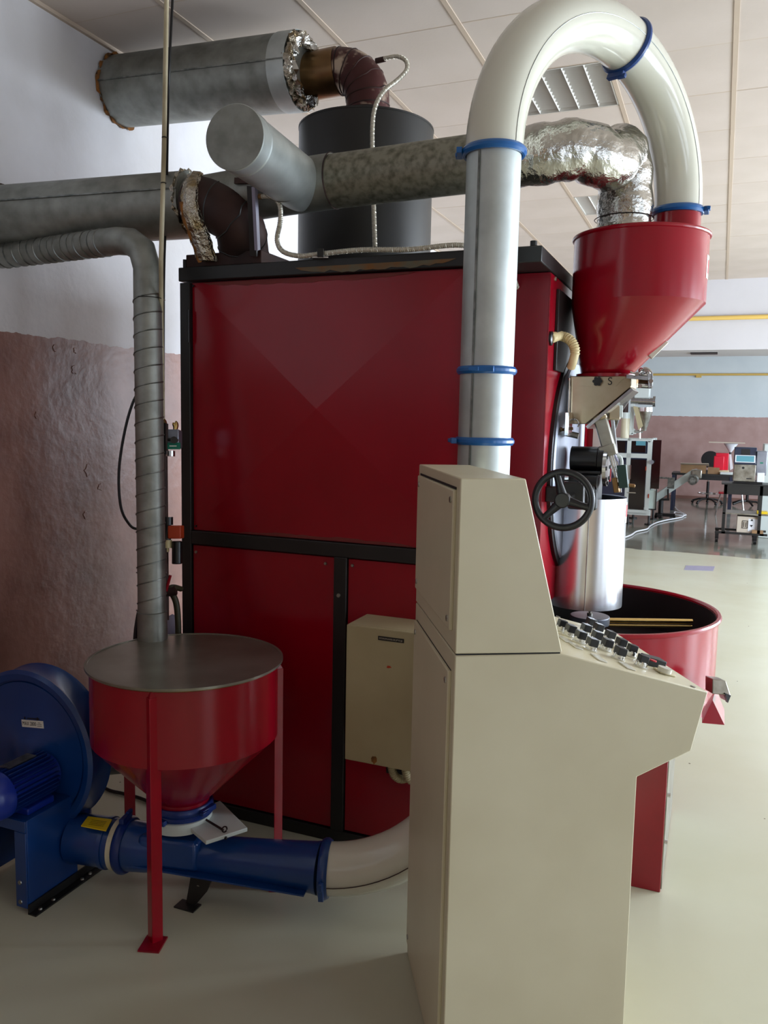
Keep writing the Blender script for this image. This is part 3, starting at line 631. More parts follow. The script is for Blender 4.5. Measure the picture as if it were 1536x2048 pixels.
# ------------------------------------------------------------------ round red loading hopper
LX, LY, LR = -1.695, 2.33, .325
lh = thing('loading_hopper', 'round red hopper standing on red legs with a grey metal lid', 'hopper', (LX, LY, 0))
def crc(z, r, c=(LX, LY)): return [V((c[0]+r*math.cos(2*math.pi*i/72), c[1]+r*math.sin(2*math.pi*i/72), z)) for i in range(72)]
part('body', MB().loft([crc(.355, .098, (LX-.005, LY-.02)), crc(.585, LR), crc(.838, LR)]), 'red', lh, smooth=25)
part('throat', MB().lathe((LX-.006, LY-.02, .33), (0, 0, 1), [(.095, 0), (.095, .03)], close=False, n=40, caps=True), 'red_dark', lh)
part('band', MB().lathe((LX, LY, .838), (0, 0, 1), [(LR, 0), (LR+.004, .002), (LR+.004, .008), (LR, .01)], n=72), 'brass', lh)
part('lid', MB().cyl((LX, LY, .848), (LX, LY, .852), LR+.013, n=96).lathe((LX, LY, .852), (0, 0, 1), [(LR+.005, -.006), (LR+.014, -.006), (LR+.014, .002), (LR+.005, .0025)], n=96), 'lid', lh)
clamp(lh, (LX-.006, LY-.02, .328), (0, 0, 1), .098, (.9, -.1, 0), 'blue_dark', w=.014)
clamp(lh, (LX-.006, LY-.02, .305), (0, 0, 1), .098, (-.2, -1, 0), 'blue_dark', w=.01)
a_near = math.atan2(2.03-LY, -1.604-LX)
for k in range(3):
    a = a_near+k*2*math.pi/3*(1 if k < 2 else 1)
    if k == 1: a = math.atan2(2.47-LY, -1.37-LX)
    if k == 2: a = math.atan2(2.40-LY, -2.04-LX)
    rx, ry = LX+(LR+.004)*math.cos(a), LY+(LR+.004)*math.sin(a); o_ = V((math.cos(a), math.sin(a), 0)); t_ = V((-math.sin(a), math.cos(a), 0))
    s_ = .021
    lg = MB()
    base = V((rx, ry, 0))+o_*.004
    # angle-iron leg: folded with its ridge outward
    poly = [base+t_*.026-o_*.018, base+o_*.010, base-t_*.026-o_*.018]
    top = .83
    lg.prism([p+V((0, 0, .004)) for p in poly], (0, 0, top-.012))
    leg = part('leg', lg, 'red', lh, bev=.002)
    part('foot_plate', MB().obox(base+o_*.005+V((0, 0, .003)), o_*.04, t_*.035, (0, 0, .003)), 'red_dark', leg)
    part('leg_tip', MB().add([poly[0]+V((0, 0, .815)), poly[2]+V((0, 0, .815)), poly[1]+V((0, 0, .815)), base-o_*.006+V((0, 0, .845)), ], [(0, 1, 3), (1, 2, 3), (2, 0, 3), (0, 2, 1)]), 'red', leg)

# ------------------------------------------------------------------ blower
bl = thing('blower', 'blue centrifugal blower with ribbed motor at the left edge of the floor', 'blower', (-2.3, 2.2, 0))
yb0, yb1 = 2.17, 2.28
hc = ON(52, 1503, 'Y', yb0); hr = (ON(180, 1503, 'Y', yb0)-hc).length
OUTZ = .165
def volute(y, r, n=60):
    pts = []
    for k in range(n):
        a = 2*math.pi*k/n; pts.append(V((hc.x+r*math.cos(a), y, hc.z+r*math.sin(a))))
    return pts
hs = part('housing', MB().loft([volute(yb0+.012, hr-.02), volute(yb0, hr-.035), volute(yb0-.004, hr-.012), volute(yb0+.008, hr), volute(yb0+.02, hr-.006), volute(yb1-.02, hr-.006), volute(yb1-.006, hr), volute(yb1, hr-.03)]), 'blue', bl, smooth=50)
part('front_plate', MB().lathe((hc.x, yb0+.012, hc.z), (0, -1, 0), [(.0005, .022), (.05, .022), (.065, .008), (hr-.045, .006), (hr-.04, -.004)], n=60, close=False), 'blue', hs, smooth=60)
# discharge neck curving into the outlet
nk = MB(); z0 = OUTZ
ox = hc.x+hr*.35
nk.loft([[V((hc.x-.02, y, z)) for (y, z) in ((2.175, z0+.14), (2.275, z0+.14), (2.275, z0-.09), (2.175, z0-.09))],
         [V((hc.x+.13, y, z)) for (y, z) in ((2.16, z0+.13), (2.285, z0+.14), (2.285, z0-.09), (2.16, z0-.09))],
         [V((-2.08, y, z)) for (y, z) in ((2.13, z0+.088), (2.29, z0+.088), (2.29, z0-.088), (2.13, z0-.088))]])
part('discharge_neck', nk, 'blue', bl, bev=.03, smooth=60)
part('outlet', MB().cyl(V((-2.09, 2.195, z0)), vS-vd*.02, .087, n=40).cyl(vS-vd*.06, vS-vd*.045, .091, n=40), 'blue', bl)
part('gasket', MB().cyl(vS-vd*.022, vS-vd*.004, .09, n=40), 'cream', bl)
c = ON(190, 1645, 'Z', z0+.089)
part('warning_label', MB().prism([ON(162, 1653, 'Z', z0+.0885), ON(176, 1634, 'Z', z0+.0885), ON(224, 1640, 'Z', z0+.0885), ON(212, 1663, 'Z', z0+.0885)], (0, 0, .003)), 'yellow_label', bl)
lab = bpy.data.objects[bl.name]
for k in range(4):
    t0 = k/4*.6+.2
    a_ = ON(162+14*(1-t0)+10, 1653-19*(1-t0)+2, 'Z', z0+.0918); b_ = ON(162+14*(1-t0)+40, 1653-19*(1-t0)+6, 'Z', z0+.0918)
    part('print_line', MB().beam(a_, b_, .002, .0004), 'ink', bl)
# rating label with MAX 2800 and the direction arrow
yl = yb0+.0028; c = ON(65, 1448, 'Y', yl); tt = .1
xd = V((math.cos(tt), 0, math.sin(tt))); zd = V((-math.sin(tt), 0, math.cos(tt)))
rl = part('rating_label', MB().obox(c+V((0, .0005, 0)), xd*.052, (0, .0008, 0), zd*.0135), 'white_label', bl)
text('lettering', 'MAX 2800', 'ink', rl, c+xd*-.015+V((0, -.0006, 0)), xd, zd, .0145, wscale=.74)
for k in range(3): part('print_line', MB().obox(c+xd*.033+zd*(.006-.006*k)+V((0, -.0005, 0)), xd*(.011 if k else .006), (0, .0002, 0), zd*.0008), 'ink', rl)
ac = c+zd*.02
part('arrow', MB().obox(ac+xd*.002, xd*.025, (0, .001, 0), zd*.0015).prism([ac+xd*.038+V((0, -.001, 0)), ac+xd*.024+zd*.006+V((0, -.001, 0)), ac+xd*.024-zd*.006+V((0, -.001, 0))], (0, .002, 0)).obox(ac-xd*.035, xd*.002, (0, .001, 0), zd*.005), 'ink', bl)
# motor with fins
my0, my1 = 1.86, yb0-.01; mc2 = ON(62, 1562, 'Y', 2.1); mx_, mz_ = hc.x+.01, hc.z-.115
MR = .074
mz_ = ON(60, 1558, 'Y', 2.08).z; mx_ = ON(60, 1558, 'Y', 2.08).x
mo = part('motor', MB().cyl((mx_, 1.94, mz_), (mx_, my1, mz_), MR-.01, n=40), 'motor_blue', bl)
for k in range(28):
    a = 2*math.pi*k/28
    if -2.2 < a-2*math.pi < -.95: continue
    d = V((math.cos(a), 0, math.sin(a)))
    part('fin', MB().obox(V((mx_, (1.95+my1-.01)/2, mz_))+d*(MR-.004), d*.009, (0, (my1-.02-1.95)/2, 0), d.cross(V((0, 1, 0)))*.0018), 'blue_dark', mo)
part('fan_cowl', MB().lathe((mx_, 1.95, mz_), (0, -1, 0), [(MR, 0), (MR+.008, .004), (MR+.006, .05), (MR-.01, .075), (MR-.03, .085), (.0005, .086)], n=48, close=False), 'motor_blue', mo, smooth=50)
part('vent_slots', MB().lathe((mx_, 1.863, mz_), (0, -1, 0), [(.015, 0), (.035, 0), (.035, .002), (.015, .002)], n=24), 'ink', mo)
part('name_plate', MB().box(mx_-.03, mx_+.012, 1.98, 2.1, mz_+MR+.004, mz_+MR+.008), 'galv', mo)
# pedestal
pz = mz_-MR-.012
pxl, pxr = ON(35, 1700, 'Y', 1.95).x-.16, ON(132, 1600, 'Y', 2.16).x
pxr = -2.085
pd = MB(); pd.box(pxr-.006, pxr, 1.97, 2.2, .02, pz).box(pxr-.3, pxr-.294, 1.97, 2.2, .02, pz).box(pxr-.3, pxr, 1.97, 2.2, pz-.006, pz).box(pxr-.05, pxr, 1.963, 1.969, .02, pz-.041).box(pxr-.3, pxr-.25, 1.963, 1.969, .02, pz-.041).box(pxr-.3, pxr, 1.963, 1.969, pz-.04, pz)
part('pedestal', pd, 'blue', bl, bev=.002)
part('motor_foot', MB().box(mx_-.07, mx_+.07, 2.0, 2.12, pz, mz_-MR+.012), 'motor_blue', bl, bev=.004)
part('base_rail', MB().box(pxr, pxr+.035, 1.965, 2.42, 0, .006).box(pxr, pxr+.006, 1.965, 2.42, 0, .035), 'black_paint', bl)
for y in (2.0, 2.06, 2.2, 2.24): bolt(bl, (pxr+.02, y, .007), (0, 0, 1), .008)
for z in (.1, .03): bolt(bl, (pxr-.03, 1.964, z+.01), (0, -1, 0), .009)

# ------------------------------------------------------------------ control desk
Nn = V((-.848, 2.299, 0))-V((-.493, .87, 0))*.57; dU = V((.87, .493, 0)).normalized(); dV = V((-.493, .87, 0)).normalized()
Nn = Nn+dU*.018; CW = .57
def K(u, v, z): return Nn+dU*u+dV*v+V((0, 0, z))
cd = thing('control_desk', 'tall cream control desk with a sloping panel of selector knobs, in the foreground', 'control cabinet', tuple(K(.25, .28, 0)))
low = [(0, 0), (.475, 0), (.472, .83), (.61, .893), (.645, 1.045), (.264, 1.148), (0, 1.148)]
part('lower_cabinet', MB().prism([K(u, 0, z) for u, z in low], dV*CW), 'cream', cd, bev=.003)
upp = [(0, 1.152), (.264, 1.152), (.156, 1.571), (0, 1.571)]
part('upper_cabinet', MB().prism([K(u, 0, z) for u, z in upp], dV*CW), 'cream', cd, bev=.003)
part('seam_gap', MB().prism([K(u, .004, z) for u, z in ((.004, 1.146), (.26, 1.146), (.26, 1.154), (.004, 1.154))], dV*(CW-.008)), 'ink', cd)
def dpanel(name, v0, v1, z0, z1, parent):
    return part(name, MB().obox(K(-.004, (v0+v1)/2, (z0+z1)/2), dU*.005, dV*(v1-v0)/2, V((0, 0, (z1-z0)/2))), 'cream', parent, bev=.003)
d1 = dpanel('rear_door', .035, .54, 1.2, 1.54, cd); d2 = dpanel('rear_door', .035, .54, .06, 1.10, cd)
for pn, zs, v_ in ((d1, (1.225, 1.515), (.06, .515)), (d2, (.09, 1.07), (.06, .515))):
    part('gap', MB().obox(K(-.0006, .2875, zs[1]+.0285), dU*.001, dV*.25, V((0, 0, .003))), 'ink', pn)
    for z in zs:
        for v in v_: part('screw', MB().cyl(K(-.009, v, z), K(-.012, v, z), .008, .007, n=12), 'steel_rough', pn)
# sloping panel: axes
pa, pb = K(.264, 0, 1.1482), K(.645, 0, 1.0452); sl = (pb-pa).normalized(); pn_ = dV.cross(sl).normalized()
if pn_.z < 0: pn_ = -pn_
def onp(px, py, h=0):
    d = ray(px, py); t = ((pa+pn_*h-EYE).dot(pn_))/d.dot(pn_); return EYE+d*t
def knob(px, py, big=True, s=1):
    c = onp(px, py)
    k = part('selector_switch', MB().cyl(c, c+pn_*.012*s, .0135*s, n=24).cyl(c+pn_*.012*s, c+pn_*.014*s, .0115*s, n=24), 'chrome', cd, at=c)
    part('knob', MB().obox(c+pn_*.020*s, dV*(.014 if big else .010)*s, sl*.0105*s, pn_*.009*s), 'rubber', k, bev=.0015)
    part('bezel', MB().cyl(c, c+pn_*.0035, .0165*s, n=24), 'plastic_clear', k)
for x_, y_ in ((1134, 1268), (1160, 1283), (1183, 1301), (1213, 1316), (1150, 1270), (1170, 1272), (1192, 1287), (1212, 1301), (1236, 1317), (1179, 1259), (1196, 1268), (1220, 1285), (1242, 1300), (1262, 1313), (1282, 1333)):
    pass
rows = [((1120, 1262), 0), ((1137, 1272), 1), ((1157, 1285), 1), ((1180, 1300), 1), ((1168, 1270), 1), ((1190, 1285), 1), ((1210, 1301), 1), ((1236, 1318), 1), ((1178, 1257), 1), ((1193, 1268), 1), ((1216, 1283), 1), ((1238, 1299), 1), ((1260, 1312), 0), ((1281, 1334), 0)]
for (q, b_) in rows: knob(q[0], q[1], bool(b_), 1.12)
def plate(cx, cy, lu, lv, h, m, nm):
    c = onp(cx, cy); return part(nm, MB().obox(c+pn_*h/2, sl*lu, dV*lv, pn_*h/2), m, cd, bev=.002)
for q in ((1150, 1292), (1197, 1317), (1253, 1333), (1130, 1280)): plate(q[0], q[1], .012, .03, .003, 'plastic_clear', 'label_plate')
e_ = plate(1303, 1330, .028, .022, .022, 'rubber', 'emergency_switch')
part('button', MB().cyl(onp(1306, 1322, .022), onp(1306, 1322, .022)+pn_*.003, .009, n=20), 'red_label', e_)
kp = plate(1328, 1346, .022, .022, .005, 'cream_dark', 'key_switch')
part('barrel', MB().cyl(onp(1328, 1344, .005), onp(1328, 1344, .005)+pn_*.012, .018, n=24), 'plastic_clear', kp)
for q in ((1222, 1263), (1386, 1374), (1116, 1234)): part('screw', MB().cyl(onp(*q), onp(*q)+pn_*.002, .007, n=12), 'steel_rough', cd)

# ------------------------------------------------------------------ cooling tray
BX, BY, BR, BZt = -.481, 3.571, .528, .92
ct = thing('cooling_tray', 'round red cooling bin with dark inside and stirrer arm', 'cooling bin', (BX, BY, 0))
bw = part('bin_wall', MB().lathe((BX, BY, 0), (0, 0, 1), [(BR-.008, .57), (BR-.008, BZt), (BR-.014, BZt), (BR-.014, .57)], n=96), 'red', ct)
part('rim', MB().lathe((BX, BY, BZt), (0, 0, 1), [(BR-.008, -.012), (BR+.002, -.008), (BR+.004, 0), (BR, .007), (BR-.012, .008), (BR-.017, 0), (BR-.014, -.01)], n=96), 'red', ct)
part('inner_wall', MB().lathe((BX, BY, 0), (0, 0, 1), [(BR-.015, .7), (BR-.015, BZt-.008), (BR-.018, BZt-.008), (BR-.018, .7)], n=96), 'black_paint', ct)
part('screen_floor', MB().cyl((BX, BY, .72), (BX, BY, .735), BR-.02, n=72), 'black_paint', ct)
part('bin_base', MB().cyl((BX, BY, .555), (BX, BY, .57), BR-.01, n=72), 'red_dark', ct)
hb = part('stirrer_hub', MB().cyl((BX, BY, .835), (BX, BY, .873), .085, n=48), 'plate_grey', ct, bev=.004)
part('shaft', MB().cyl((BX, BY, .735), (BX, BY, .835), .05, n=32).cyl((BX, BY, .873), (BX, BY, .885), .012, n=16).cyl((BX, BY, .885), (BX, BY, .945), .006, n=12), 'steel_rough', hb)
e1 = ON(1384, 1246, 'Z', .845); st = V((BX, BY, .852))
dd_ = (e1-st); dd_.z = 0; dd_.normalize()
part('stirrer_arm', MB().cyl(st+dd_*.08, V((e1.x, e1.y, .852)), .011, n=20).cyl(st+dd_*.08+V((0, 0, -.022)), V((e1.x, e1.y, .83)), .006, n=12), 'gold_rod', ct)
part('plinth', MB().box(-.62, -.104, 3.0, 3.72, 0, .555), 'red_dark', ct, bev=.003)
part('plinth_side', MB().box(-.104, -.100, 3.01, 3.7, .01, .55), 'steel_rough', ct)
for z in (.36, .18): part('screw', MB().cyl((-.1, 3.04, z), (-.09, 3.04, z), .008, n=10), 'chrome', ct)
# discharge chute and its flap
w_ = 3.02
cA, cB, cC, cD, cE = AT(1425, 1400, w_), AT(1404, 1446, w_), AT(1449, 1450, w_), AT(1449, 1420, w_+.12), AT(1432, 1378, w_+.12)
cF = AT(1404, 1420, w_+.16)
part('discharge_spout', MB().add([cA, cB, cC, cD, cE, cF], [(0, 1, 2), (0, 2, 3, 4), (4, 3, 5), (0, 4, 5, 1), (1, 5, 3, 2)]), 'red', ct, smooth=10)
fA = [AT(1425, 1358, w_+.02), AT(1452, 1362, w_+.02), AT(1462, 1392, w_), AT(1456, 1405, w_-.01), AT(1450, 1390, w_-.01), AT(1425, 1388, w_-.01)]
part('discharge_flap', MB().prism(fA, _f*.07), 'steel_rough', ct, bev=.003)
part('flap_handle', MB().prism([AT(1450, 1386, w_-.015), AT(1462, 1391, w_-.015), AT(1456, 1406, w_-.02)], _f*.02), 'black_paint', ct)

# ------------------------------------------------------------------ stack cylinder, elbow and upper duct
SX, SY = AT(732, 300, 3.8).x, AT(732, 300, 3.8).y
sk = thing('stack_cylinder', 'black round stack housing standing on top of the red machine', 'stack', (SX, SY, 2.3))
zt2 = AT(732, 262, 3.78).z
part('casing', MB().cyl((SX, SY, 2.301), (SX, SY, zt2), .312, n=72), 'black_paint', sk)
part('cap_seam', MB().lathe((SX, SY, zt2), (0, 0, 1), [(.305, -.004), (.314, -.004), (.314, .004), (.305, .004)], n=72), 'black_paint', sk)
eb = thing('exhaust_elbow', 'brown scorched spiral elbow rising from the black stack', 'pipe elbow', (SX, SY, zt2))
wE = 3.78
J = AT(610, 143, wE)
zE = AT(640, 138, 3.79).z
ea_ = V((SX+.005, SY, zt2)); eC = V((SX+.005, SY, zE))
rb = .15
ep = [ea_, V((eC.x, SY, zE-rb))]+[V((eC.x-rb+rb*math.cos(t), SY, zE-rb+rb*math.sin(t))) for t in [math.pi/2*k/10 for k in range(1, 11)]]
pe = part('elbow', MB().tube(ep, .1, n=40), 'rust_patch', eb)
part('spiral_seam', helix_on(ep, .1005, .05, .0035, n=24), 'rust', pe)
part('collar', MB().lathe(ea_, (0, 0, 1), [(.1, 0), (.104, 0), (.104, .085), (.1, .085)], n=40), 'rust', eb)
lp = ep[-1]; J2 = V((J.x-.1, SY-.02, J.z+.0))
part('inner_pipe', MB().cyl(lp, J2, .106, n=40), 'brass', eb)
part('sensor_fitting', MB().cyl(AT(752, 122, 3.68), AT(770, 118, 3.66), .012, n=12), 'rust', eb)
cpth = smooth_path([AT(768, 117, 3.65), AT(795, 113, 3.62), AT(812, 122, 3.58), AT(813, 140, 3.55), AT(795, 160, 3.5), AT(768, 182, 3.46), AT(751, 212, 3.42), AT(745, 250, 3.4), AT(745, 320, 3.36), AT(747, 400, 3.3), AT(750, 495, 3.24)], 6)
c2 = solo('flexible_conduit', MB().tube(cpth, .0085, n=12), 'conduit', 'pale ribbed conduit hanging down in front of the black stack', 'conduit')
part('ribbing', helix_on(cpth, .0088, .0075, .0016, n=8, nside=4), 'conduit', c2)
ud = thing('upper_duct', 'thick galvanised duct under the ceiling with torn foil at its open end', 'duct', tuple(J))
Pw = ON(240, 184, 'X', XL); uA = V((XL+.0, Pw.y, Pw.z-.0)); 
uB = AT(604, 143, 3.78)
ua = uB-uA
DR = .168
uA.z = min(uA.z, CZ-DR-.02)
jk = part('jacket', MB().cyl(uA, uB, DR, n=56), 'galv_aged', ud)
ax_ = (uB-uA).normalized()
cside = (EYE-(uA+uB)/2); cside = (cside-ax_*cside.dot(ax_)).normalized(); cupd = ax_.cross(cside)
if cupd.z < 0: cupd = -cupd
sm = (cside*.93+cupd*.36).normalized()
part('lock_seam', MB().beam(uA+sm*DR, uB+sm*DR, .006, .012, up=tuple(sm)), 'galv', jk)
part('end_band', MB().lathe(uB, -ax_, [(DR-.01, 0), (DR+.003, 0), (DR+.003, .09), (DR-.01, .09)], n=56), 'galv_light', jk)
random.seed(11)
def torn_ring(c, d, r0, r1, n=60, depth=.03, th=.02, seed=1):
    random.seed(seed); x, y, d = frame_of(d); rings = []
    for k in range(4):
        ring = []
        for i in range(n):
            a = 2*math.pi*i/n; rr = (r0, r1, r1, r0)[k]*(1+random.uniform(-.07, .07)); h = (0, .0, th, th)[k]+random.uniform(-.5, .5)*depth
            ring.append(V(c)+d*h+x*(rr*math.cos(a))+y*(rr*math.sin(a)))
        rings.append(ring)
    return MB().loft(rings, close=True)
part('foil_lining', torn_ring(uB+ax_*.002, ax_, .105, DR-.006, seed=4, depth=.025, th=.02), 'foil_torn', ud, smooth=20)
part('foil_scrap', torn_ring(uB+ax_*.015, ax_, .11, .145, seed=9, depth=.035, th=.02, n=40), 'foil', ud, smooth=20)
wr = part('wall_rust_ring', torn_ring(uA+ax_*.012, ax_, DR-.004, DR+.005, seed=6, depth=.008, th=.008), 'wool', ud)
cap_ = ear = None

# ------------------------------------------------------------------ lower exhaust line
PY = 2.9
le = thing('exhaust_duct', 'long galvanised exhaust duct crossing above the red machine from the left wall', 'duct', (-1.5, PY, 2.6))
lA = ON(3, 435, 'X', XL); lB = ON(383, 410, 'Y', PY)
j2 = part('jacket', MB().cyl((XL, lA.y, lA.z), lB, .132, n=48), 'galv_aged', le)
axl = (lB-V((XL, lA.y, lA.z))).normalized()
c_s = (EYE-lB); c_s = (c_s-axl*c_s.dot(axl)).normalized(); c_u = axl.cross(c_s); c_u = c_u if c_u.z > 0 else -c_u
sm = (c_s*.86+c_u*.5).normalized()
part('lock_seam', MB().beam(V((XL, lA.y, lA.z))+sm*.132, lB+sm*.132, .006, .01, up=tuple(sm)), 'galv', j2)
part('wall_collar', MB().lathe((XL, lA.y, lA.z), axl, [(.13, .0), (.14, .0), (.14, .02), (.13, .02)], n=48), 'rust', j2)
# hanging foil band round the jacket mouth
part('foil_band', torn_ring(lB+V((.0, 0, -.0)), (1, 0, .1), .10, .137, seed=12, depth=.008, th=.012), 'foil_torn', le, smooth=20)
fb = smooth_path([ON(392, 344, 'Y', 2.80), ON(380, 370, 'Y', 2.735), ON(381, 425, 'Y', 2.725), ON(398, 472, 'Y', 2.77), ON(414, 522, 'Y', 2.815)], 5)
bm = MB(); rg = []
for i, p_ in enumerate(fb):
    wdt = .026+.016*min(1, i/12)+.003*math.sin(i*2.1); rg.append([p_-R_*wdt+_f*.01, p_-R_*wdt*.3-_f*.012, p_+R_*wdt*.7-_f*.006, p_+R_*wdt+_f*.012, p_+_f*.016])
part('foil_strip', bm.loft(rg), 'foil_torn', le, smooth=20)
part('wool_edge', MB().tube([p_-R_*.03+_f*.012 for p_ in fb[8:]], .010, n=8, jitter=.2), 'wool', le)
rB = ON(1020, 318, 'Y', PY); mA = lB+V((.01, 0, 0)); Tj = ON(600, 372, 'Y', PY); Cj = ON(668, 362, 'Y', PY)
part('inner_pipe', MB().cyl(lB-axl*.05, Tj, .1, n=40), 'galv_aged', le)
part('main_pipe', MB().cyl(Tj, rB, .098, n=48), 'galv_spangle', le)
part('tee_body', MB().cyl(Tj-V((.1, 0, .005)), Cj, .1005, n=48), 'galv_aged', le)
part('joint_rim', MB().lathe(Cj, (1, 0, .03), [(.1, -.003), (.103, 0), (.1, .003)], n=48), 'rust', le)
cpC = AT(470, 275, 2.6); Tq = V((cpC.x-.03, PY, Tj.z))
bdv = (V((Tj.x+.01, PY, Tj.z))-cpC).normalized()
tb = part('capped_branch', MB().cyl(cpC, V((Tj.x+.01, PY, Tj.z)), .1, n=56), 'galv_light', le)
part('cap_rim', MB().lathe(cpC, bdv, [(.1, -.003), (.103, 0), (.101, .01), (.1, .06), (.103, .064), (.1, .068)], n=56), 'galv_light', tb)
part('end_cap', MB().cyl(cpC-bdv*.004, cpC-bdv*.001, .1005, n=56), 'galv_aged', tb)
ring_at = cpC+(V((Tj.x, PY, Tj.z))-cpC)*.7
part('branch_seam', MB().lathe(ring_at, bdv, [(.1, -.003), (.102, 0), (.1, .003)], n=56), 'galv', tb)
# foil wrapped bend down to the feed hopper
fp = smooth_path([rB-V((.02, 0, 0)), ON(1090, 308, 'Y', 2.93), ON(1160, 300, 'Y', 3.0), ON(1215, 322, 'Y', 3.09), V((-.40, 3.2, 2.68)), V((-.385, 3.24, 2.57)), V((-.385, 3.255, 2.427))], 5)
ff = part('foil_bend', MB().tube(fp, [.1+.004*math.sin(i*1.7) for i in range(len(fp))], n=56, jitter=.008), 'foil', le, smooth=50)
part('tie_wire', MB().lathe((-.385, 3.255, 2.465), (0, 0, 1), [(.106, -.002), (.109, 0), (.106, .002)], n=40), 'black', ff)
# brown elbow rising from the machine top into the jacket
G = lambda a, b, y=2.96: ON(a, b, 'Y', y)
bp2 = smooth_path([G(392, 404, 2.85), G(425, 412, 2.84), G(460, 430, 2.84), G(480, 458, 2.87), G(486, 490, 2.92), V((G(487, 505, 2.94).x, 2.95, 2.34))], 6)
be = part('scorched_elbow', MB().tube(bp2, .1, n=40), 'rust', le)
part('segment_seam', helix_on(bp2, .1005, .085, .003, n=24), 'black_paint', be)
fx0, fx1 = ON(383, 515, 'Y', 2.88).x, ON(532, 515, 'Y', 2.88).x
part('base_flange', MB().box(fx0, fx1, 2.842, 3.12, 2.301, 2.352), 'rust', le, bev=.003)
part('damper_plate', MB().beam(G(502, 372, 2.76), G(508, 512, 2.835), .03, .012, up=(0, 1, 0)), 'black_paint', le)
part('damper_bracket', MB().beam(G(509, 374, 2.75), G(515, 500, 2.825), .014, .02, up=(0, 1, 0)).obox(G(524, 478, 2.93), R_*.012, _f*.01, U_*.04), 'lilac_plastic', le)
part('strap_bar', MB().beam(G(470, 362, 2.79), G(562, 359, 2.79), .012, .022, up=(0, 0, 1)), 'rust', le)
part('sensor_fitting', MB().cyl(G(506, 394, 2.775), G(524, 393, 2.78), .011, n=12), 'brass', le)

# ------------------------------------------------------------------ spiral duct at the left
sp0 = AT(305, 1274, 3.12); sp1 = AT(294, 520, 3.15)
w0 = ON(0, 512, 'X', XL)
sp = smooth_path([w0, AT(80, 502, 3.5), AT(170, 490, 3.34), AT(235, 482, 3.22)], 5)+[AT(262, 484, 3.19), AT(284, 500, 3.16), sp1+V((0, 0, -.03))]
vpts = [sp1.lerp(sp0, t/12) for t in range(1, 13)]
bottom = [sp0+V((0, .01, -.1)), sp0+V((0, .03, -.25)), sp0+V((-.02, .04, -.42)), sp0+V((-.1, .0, -.5)), sp0+V((-.25, -.09, -.5)), V((-2.31, 2.345, .42))]
sd_ = solo('spiral_duct', MB().tube(sp+vpts, .053, n=32), 'galv_aged', 'thin spiral-seamed galvanised duct dropping behind the round red hopper', 'duct')
part('spiral_seam', helix_on(sp[:14], .0535, .045, .0035, n=20), 'galv', sd_)
part('spiral_seam', helix_on(vpts, .0535, .068, .003, n=20), 'galv', sd_)
part('lower_collar', MB().cyl(sp0+V((0, 0, .1)), sp0+V((0, 0, -.02)), .0545, .057, n=32), 'galv_aged', sd_)
part('lower_run', MB().tube(smooth_path(bottom[:1]+bottom[1:], 4), .052, n=24), 'galv_aged', sd_)
for yy in (598, 1145, 1220): 
    c = AT(300 if yy < 1000 else 303, yy, 3.14); part('binding_wire', MB().lathe(c, (0, .05, 1), [(.0545, -.0015), (.0575, 0), (.0545, .0015)], n=32), 'black', sd_)
# ------------------------------------------------------------------ leaning conduit pole, cables
pl_ = [AT(333, -60, 2.86), AT(333, 0, 2.88), AT(328, 300, 2.94), AT(322, 520, 3.0), AT(323, 640, 3.2), AT(326, 860, 3.3)]
ptop = pl_[0]
up_dir = (pl_[0]-pl_[2]).normalized(); ptop = pl_[0]+up_dir*((CZ-pl_[0].z)/up_dir.z)
po = solo('conduit_pole', MB().tube([ptop]+pl_, .0085, n=12), 'pole', 'slim beige plastic conduit hanging from the ceiling in front of the ducts', 'conduit')
for yy in (275, 366): c = AT(329 if yy < 300 else 327, yy, 2.93 if yy < 300 else 2.95); part('tape_band', MB().lathe(c, (0, 0, 1), [(.0085, -.002), (.0105, 0), (.0085, .002)], n=16), 'black', po)
ka = AT(348, -60, 2.95); ka2 = AT(345, 0, 2.95); kd = (ka-ka2).normalized(); kt = ka+kd*((CZ-ka.z)/kd.z)
solo('black_cable', MB().tube(smooth_path([kt, ka2, AT(337, 180, 2.98), AT(333, 400, 3.35), AT(328, 560, 3.32), AT(327, 820, 3.32)]), .005, n=8), 'black', 'thin black cable hanging beside the beige ceiling conduit', 'cable')
solo('black_cable', MB().tube(smooth_path([AT(290, 770, 3.25), AT(268, 800, 3.25), AT(250, 860, 3.25), AT(238, 940, 3.25), AT(241, 1010, 3.25), AT(256, 1045, 3.25), AT(276, 1058, 3.25), AT(320, 1050, 3.3)], 8), .0055, n=8), 'black', 'black cable looping out to the left of the spiral duct', 'cable')
# gas train in the gap between duct and machine
gw = 3.25
gtn = thing('gas_train', 'valve and regulator assembly in the gap left of the red machine', 'gas valve', tuple(AT(340, 1250, gw)))
part('riser_pipe', MB().cyl(AT(329, 905, gw), AT(332, 1240, gw), .012, n=12), 'rust', gtn)
part('valve_block', MB().obox(AT(350, 878, gw), R_*.022, _f*.03, U_*.036), 'plate_grey', gtn, bev=.004)
part('valve_face', MB().obox(AT(348, 892, gw-.032), R_*.025, _f*.003, U_*.013), 'green_tag', gtn)
part('tag_mark', MB().obox(AT(346, 892, gw-.0365), R_*.014, _f*.001, U_*.002), 'white_label', gtn)
part('valve_knob', MB().cyl(AT(348, 880, gw-.03), AT(348, 880, gw-.05), .014, n=14).cyl(AT(336, 879, gw-.04), AT(356, 881, gw-.04), .006, n=8), 'black', gtn)
part('mount_strip', MB().obox(AT(331, 878, gw), R_*.006, _f*.02, U_*.062), 'black', gtn)
part('lower_plug', MB().cyl(AT(340, 902, gw), AT(340, 913, gw), .02, n=14), 'chrome', gtn)
